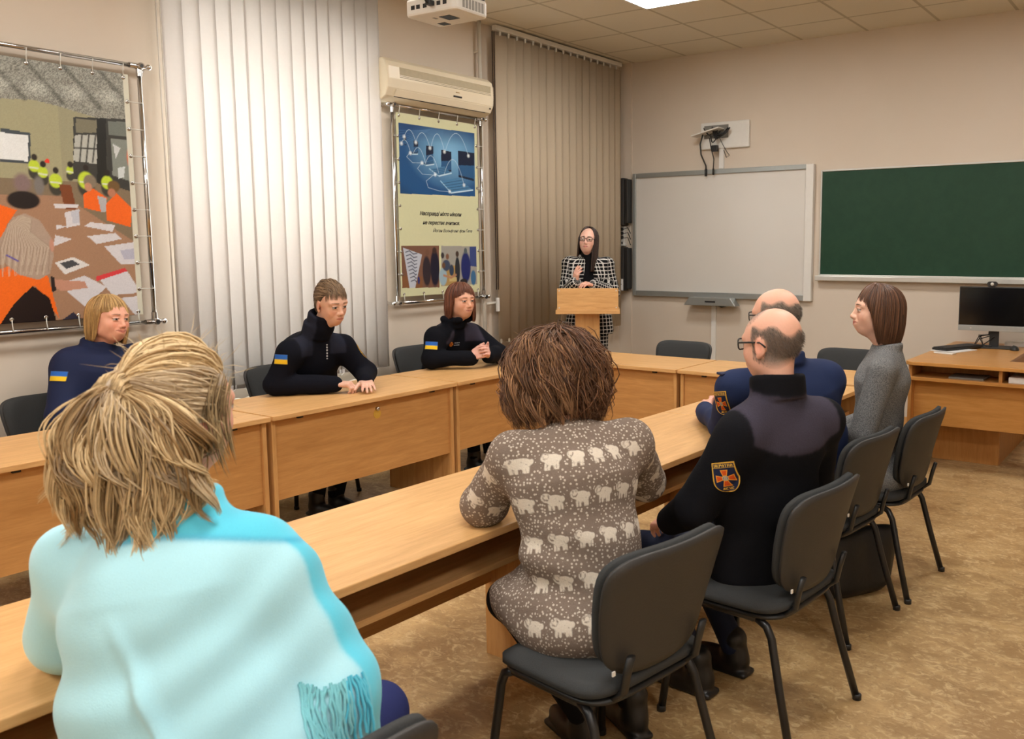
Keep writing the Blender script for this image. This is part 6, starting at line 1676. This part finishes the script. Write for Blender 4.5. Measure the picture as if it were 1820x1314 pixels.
# ---------------------------------------------------------------- I: blonde woman with the shawl, nearest the camera
def person_I():
    P = Person('person with a blonde ponytail and turquoise shawl seen from behind, closest to the camera', (-1.40, .85))
    pel, neck = A_(-1.42, .83, .55), A_(-1.595, .905, 1.105)
    sh = (A_(-1.760, .815, 1.0), A_(-1.445, .985, 1.0)); el = (A_(-1.865, .83, .82), A_(-1.36, 1.08, .78)); wr = (A_(-2.02, 1.10, .805), A_(-1.64, 1.28, .68))
    side = vnorm(sh[1]-sh[0]); fw = np.cross(A_(0, 0, 1), side)
    H = Head(A_(-1.632, .960, 1.283), 97, 4, 0, .98, rgb(226, 170, 148), 1.0, True, brow=rgb(130, 100, 70))
    hs = (lambda G: hand(G, wr[0], (-.4, .9, 0), (0, 0, 1), True, .93, .3), lambda G: hand(G, wr[1], (-.3, .9, -.3), (.2, 0, 1), False, .93, .4))
    body_mesh(P, H, neck-A_(0, 0, .03), hs, core_fn(neck, pel, sh, el, wr))
    F = Field(); upper(F, pel, neck, sh, el, wr, .20, .185, .17, .125, (.070, .066, .048), .06, .06)
    # cloth hanging from the shoulders over both upper arms and the back
    F.tor(neck-A_(.0, .01, .13), pel+A_(.02, .02, .06), side, .165, .250, .11, .165, .07)
    F.cap(sh[1], A_(-1.30, 1.03, .76), .062, .070, .06).cap(sh[0], el[0]+A_(.02, 0, .01), .064, .072, .06)
    F.cap(A_(-1.30, 1.03, .76), A_(-1.33, 1.11, .60), .066, .05, .05)
    F.ring(neck+A_(.0, .0, .012), rot_from(119, 10), .074, .070, .022, .020, .03)
    ax = vnorm(neck-pel); f1 = folds(51, .013, 17, 8, (1, 1, .5)); f2 = folds(52, .004, 55, 8, (1, 1, .35))
    def disp(p):
        d = p-neck; z = d@ax; x = d@side
        r = np.sqrt((x-.02)**2+z*z)
        return f1(p)+f2(p)+.005*np.sin(r*52+x*10)*np.clip((r-.10)*5, 0, 1)*np.clip(1.4-r*2.0, 0, 1)-.018*np.exp(-((x-.06+(z+.30)*.55)/.014)**2)*np.clip(-z*6-1.0, 0, 1)
    def paint(V, C):
        d = V-neck; z = d@ax; x = d@side; y = d@fw
        w1, w2, w3 = np.array(rgb(172, 222, 234)), np.array(rgb(92, 202, 228)), np.array(rgb(52, 164, 202))
        sd = z+.048+.29*np.clip(x-.02, 0, .3)**1.2
        e = sstep(-.003, .003, sd)*sstep(-.065, -.055, x)
        f = sstep(-.004, .004, y+.022+.10*np.clip(-z-.12, 0, .4))*sstep(.045, .06, x)
        k_ = np.maximum(e, f)[:, None]; C = w1*(1-k_)+w2*k_
        l = (np.clip(1-np.abs(sd+.002)/.007, 0, 1)*sstep(-.06, -.05, x))[:, None]; C = C*(1-l)+w3*l
        return C
    m = attr_mat('fine_wool_shawl', .85, var=.07, scale=420, spec=.15, bmp=.15, sheen=.25)
    wear(P, 'shawl', F, .0062, m, None, paint, disp=disp)
    T = Tubes(); rg = np.random.default_rng(12)
    a, b2 = A_(-1.265, .935, .84), A_(-1.215, 1.045, .835)
    for i in range(30):
        f = i/29; p = a+(b2-a)*f+A_(.01*math.sin(f*3.1), -.02*math.sin(f*3.1), rg.normal(0, .006))
        for _ in range(14):
            v = F.value(p[None])[0]
            if abs(v-.004) < .002: break
            p = p+F.normal(p[None])[0]*np.clip(.004-v, -.02, .02)
        ln = rg.uniform(.10, .14)
        pts = [p]
        for s in range(9):
            q = pts[-1]+A_(rg.normal(0, .0025), rg.normal(0, .0025), -ln/9)
            v = F.value(q[None])[0]
            if v < .004: q = q+F.normal(q[None])[0]*(.004-v)
            pts.append(q)
        T.add(np.array(pts), .0030, rgb(132, 206, 216) if i < 22 else rgb(90, 196, 222), 5, False)
    me = grid_mesh('tassel_fringe', np.concatenate(T.V), np.concatenate(T.F), np.concatenate(T.C)); link('tassel_fringe', me, m, P.t, fix=False)
    legset(P, pel, vnorm(A_(.9, .3, 0)), (A_(-1.70, 1.26, .53), A_(-1.505, 1.31, .54)), (A_(-1.70, 1.28, .10), A_(-1.50, 1.32, .10)), ((-.2, 1), (-.1, 1)), rgb(34, 42, 92), r=(.092, .072, .06, .05))
    rg = np.random.default_rng(21); lo_, hi_ = np.array(rgb(146, 112, 68)), np.array(rgb(232, 206, 160)); ash = np.array(rgb(190, 174, 154))
    tie = A_(-.015, -.124, .052); S0 = A_(0, -.018, .034); k = H.k
    cap = Field()
    cap.ell(H.w(*S0), A_(.086, .107, .098)*k, H.M, .02).ell(H.w(0, -.055, -.03), A_(.070, .058, .066)*k, H.M, .03)
    cap.ell(H.w(0, .090, -.055), A_(.10, .075, .10)*k, H.M, .01, True); cap.cap(H.w(0, -.09, .045), H.w(*tie), .040*k, .024*k, .03)
    V, Q = cap.mesh(.005); L = H.loc(V); c = .5+.5*np.sin(L[:, 0]*150+L[:, 2]*60); C = (lo_*.9)*(1-c[:, None])+ash*c[:, None]
    root = mesh_obj('hair', V, Q, M['hairdull'], P.t, C)
    T = Tubes()
    def onskull(p):
        q = p-S0; r = np.array([.088, .109, .100]); n = np.linalg.norm(q/r); return S0+q/n
    for i in range(1700):
        t = rg.uniform(-1, 1)*2.6; el_ = rg.uniform(-.75, 1.35)
        if abs(t) < 1.0 and el_ < .45: el_ = rg.uniform(.45, 1.3)
        q0 = A_(math.sin(t)*math.cos(el_), math.cos(t)*math.cos(el_), math.sin(el_))
        p0 = onskull(S0+q0*.1); lift = rg.uniform(.000, .012); pts = []
        sag = rg.normal(0, .008); ph = rg.uniform(0, 6.28)
        for s in np.linspace(0, 1, 12):
            p = p0*(1-s)+tie*s; p = onskull(p)*(1-s**4)+tie*s**4
            p = p+(p-S0)*lift*10*math.sin(PI*s)*.5+A_(0, 0, sag*math.sin(PI*s)+.003*math.sin(7*s+ph)); pts.append(p)
        f = np.clip(rg.normal(.55, .28), 0, 1); c = lo_*(1-f)+hi_*f
        if el_ < .45: c = c*.5+ash*.42*(.6+.5*f)
        T.add(H.c+(np.array(pts)*k)@H.M.T, rg.uniform(.0010, .0030), c, 4)
    tw = H.w(*tie); rtv = A_(.827, .562, 0); bk = A_(.558, -.82, 0)
    def clear(p, s):
        v = F.value(p[None])[0] if s > .5 else 1
        if v < .006: p = p+bk*(.009-v)
        q = H.loc(p[None])[0]-S0; n2 = np.linalg.norm(q/np.array([.088, .109, .100]))
        return H.w(*(S0+q/n2)) if n2 < 1 else p
    for L in range(85):
        u = -1+2*(L*.618 % 1); u = np.sign(u)*abs(u)**1.1; d = rg.random()
        xw = .105*u if u < 0 else .180*u
        ln = rg.uniform(.20, .385)*(1-.34*max(0, u)**2)*(1-.12*max(0, -u)); out = .018+.062*d*(1-.45*abs(u))
        ph, fq, am = rg.uniform(0, 6.28), rg.uniform(5.5, 9), rg.uniform(.008, .024); hump = rg.uniform(.004, .034)*(1-.3*abs(u))
        cu = rg.uniform(-.035, .045); fl = np.clip(rg.normal(.5, .27), 0, 1); gry = rg.random() < .2
        axis = []
        for s in np.linspace(0, 1, 20):
            sp = 1-math.exp(-3.6*s); w_ = am*math.sin(fq*s+ph)*min(1, s*1.6); tip = max(0, s-.62)/.38
            axis.append(clear(tw+rtv*(xw*sp+w_+cu*tip**1.6)+bk*(out*math.sin(min(s*2.4, 1.57))*(1-.3*s)+.012*d+am*.7*math.cos(fq*s+ph)*min(1, s*1.6))+A_(0, 0, hump*math.sin(min(s*5.0, PI))-ln*(s**1.12-.10*tip**2)-.015*max(0, u)*math.sin(PI*s)), s))
        axis = np.array(axis); S = np.linspace(0, 1, 20)
        for i in range(40):
            o1, o2 = rg.normal(0, .0085, 2); wid = (.35+1.0*np.sin(PI*np.minimum(S*1.15+.05, 1))**.8)
            e = int(20*rg.uniform(.82, 1)); pt = axis+(rtv*o1+bk*o2)*wid[:, None]+A_(0, 0, rg.normal(0, .004))
            f = np.clip(fl+rg.normal(0, .16), 0, 1); c = lo_*.82*(1-f)+hi_*f
            if gry: c = c*.55+ash*.4
            T.add(pt[:e], rg.uniform(.0009, .0023), c, 4)
    for i in range(500):   # gathered hair around the tie
        a0 = rg.uniform(0, 6.28); e1, e2 = H.M@A_(1, 0, 0), H.M@A_(0, .35, .94); rr = .030*math.sqrt(rg.random())+.004
        b0 = tw-H.M@A_(0, -.035, .0)*1.0+(e1*math.cos(a0)+e2*math.sin(a0))*(rr+.012); b1 = tw+(e1*math.cos(a0)+e2*math.sin(a0))*(rr+.006); b3 = tw-H.M[:, 1]*.030+(e1*math.cos(a0)*1.4+e2*math.sin(a0)*.8)*rr-A_(0, 0, .012)
        f = np.clip(rg.normal(.5, .25), 0, 1)
        T.add(np.array([b0, (b0+b1)/2, b1, (b1+b3)/2+H.M@A_(0, -.006, .004), b3]), rg.uniform(.0012, .0026), lo_*.85*(1-f)+hi_*f, 4)
    for i in range(90):
        sd = 1 if i % 3 else -1; p0 = H.w(sd*.084, .0+.05*rg.random(), .03+.05*rg.random()); g1, g2 = rg.uniform(.8, 1.1), rg.uniform(.5, 1.2)
        pts = [p0+A_(0, 0, -.15*s*g1)-H.M[:, 1]*(.030*g2*math.sin(s*3))+H.M[:, 0]*sd*(.010*math.sin(s*2.5)) for s in np.linspace(0, 1, 9)]
        T.add(np.array(pts), rg.uniform(.0008, .0016), lo_*.4+hi_*.6*rg.random(), 3)
    for i in range(240):
        q0 = vnorm(rg.normal(0, 1, 3)+A_(0, -.2, .9)); p0 = onskull(S0+q0*.1); q1 = p0+(q0+rg.normal(0, .6, 3))*rg.uniform(.012, .035)
        T.add(H.c+(np.array([p0, (p0+q1)/2+rg.normal(0, .004, 3), q1])*k)@H.M.T, .0006, hi_*.8, 3)
    T.build('strands', M['hairdull'], root)
    B = Field(); B.ring(tw+H.M@A_(0, .012, -.006), H.M@np.array(Matrix.Rotation(R(70), 3, 'X')), .028, .028, .009, .004); V, Q = B.mesh(.005); mesh_obj('hair_tie', V, Q, M['hairdull'], P.t, np.tile(np.array(rgb(196, 164, 112)), (len(V), 1)))
    P.settle()
person_I()
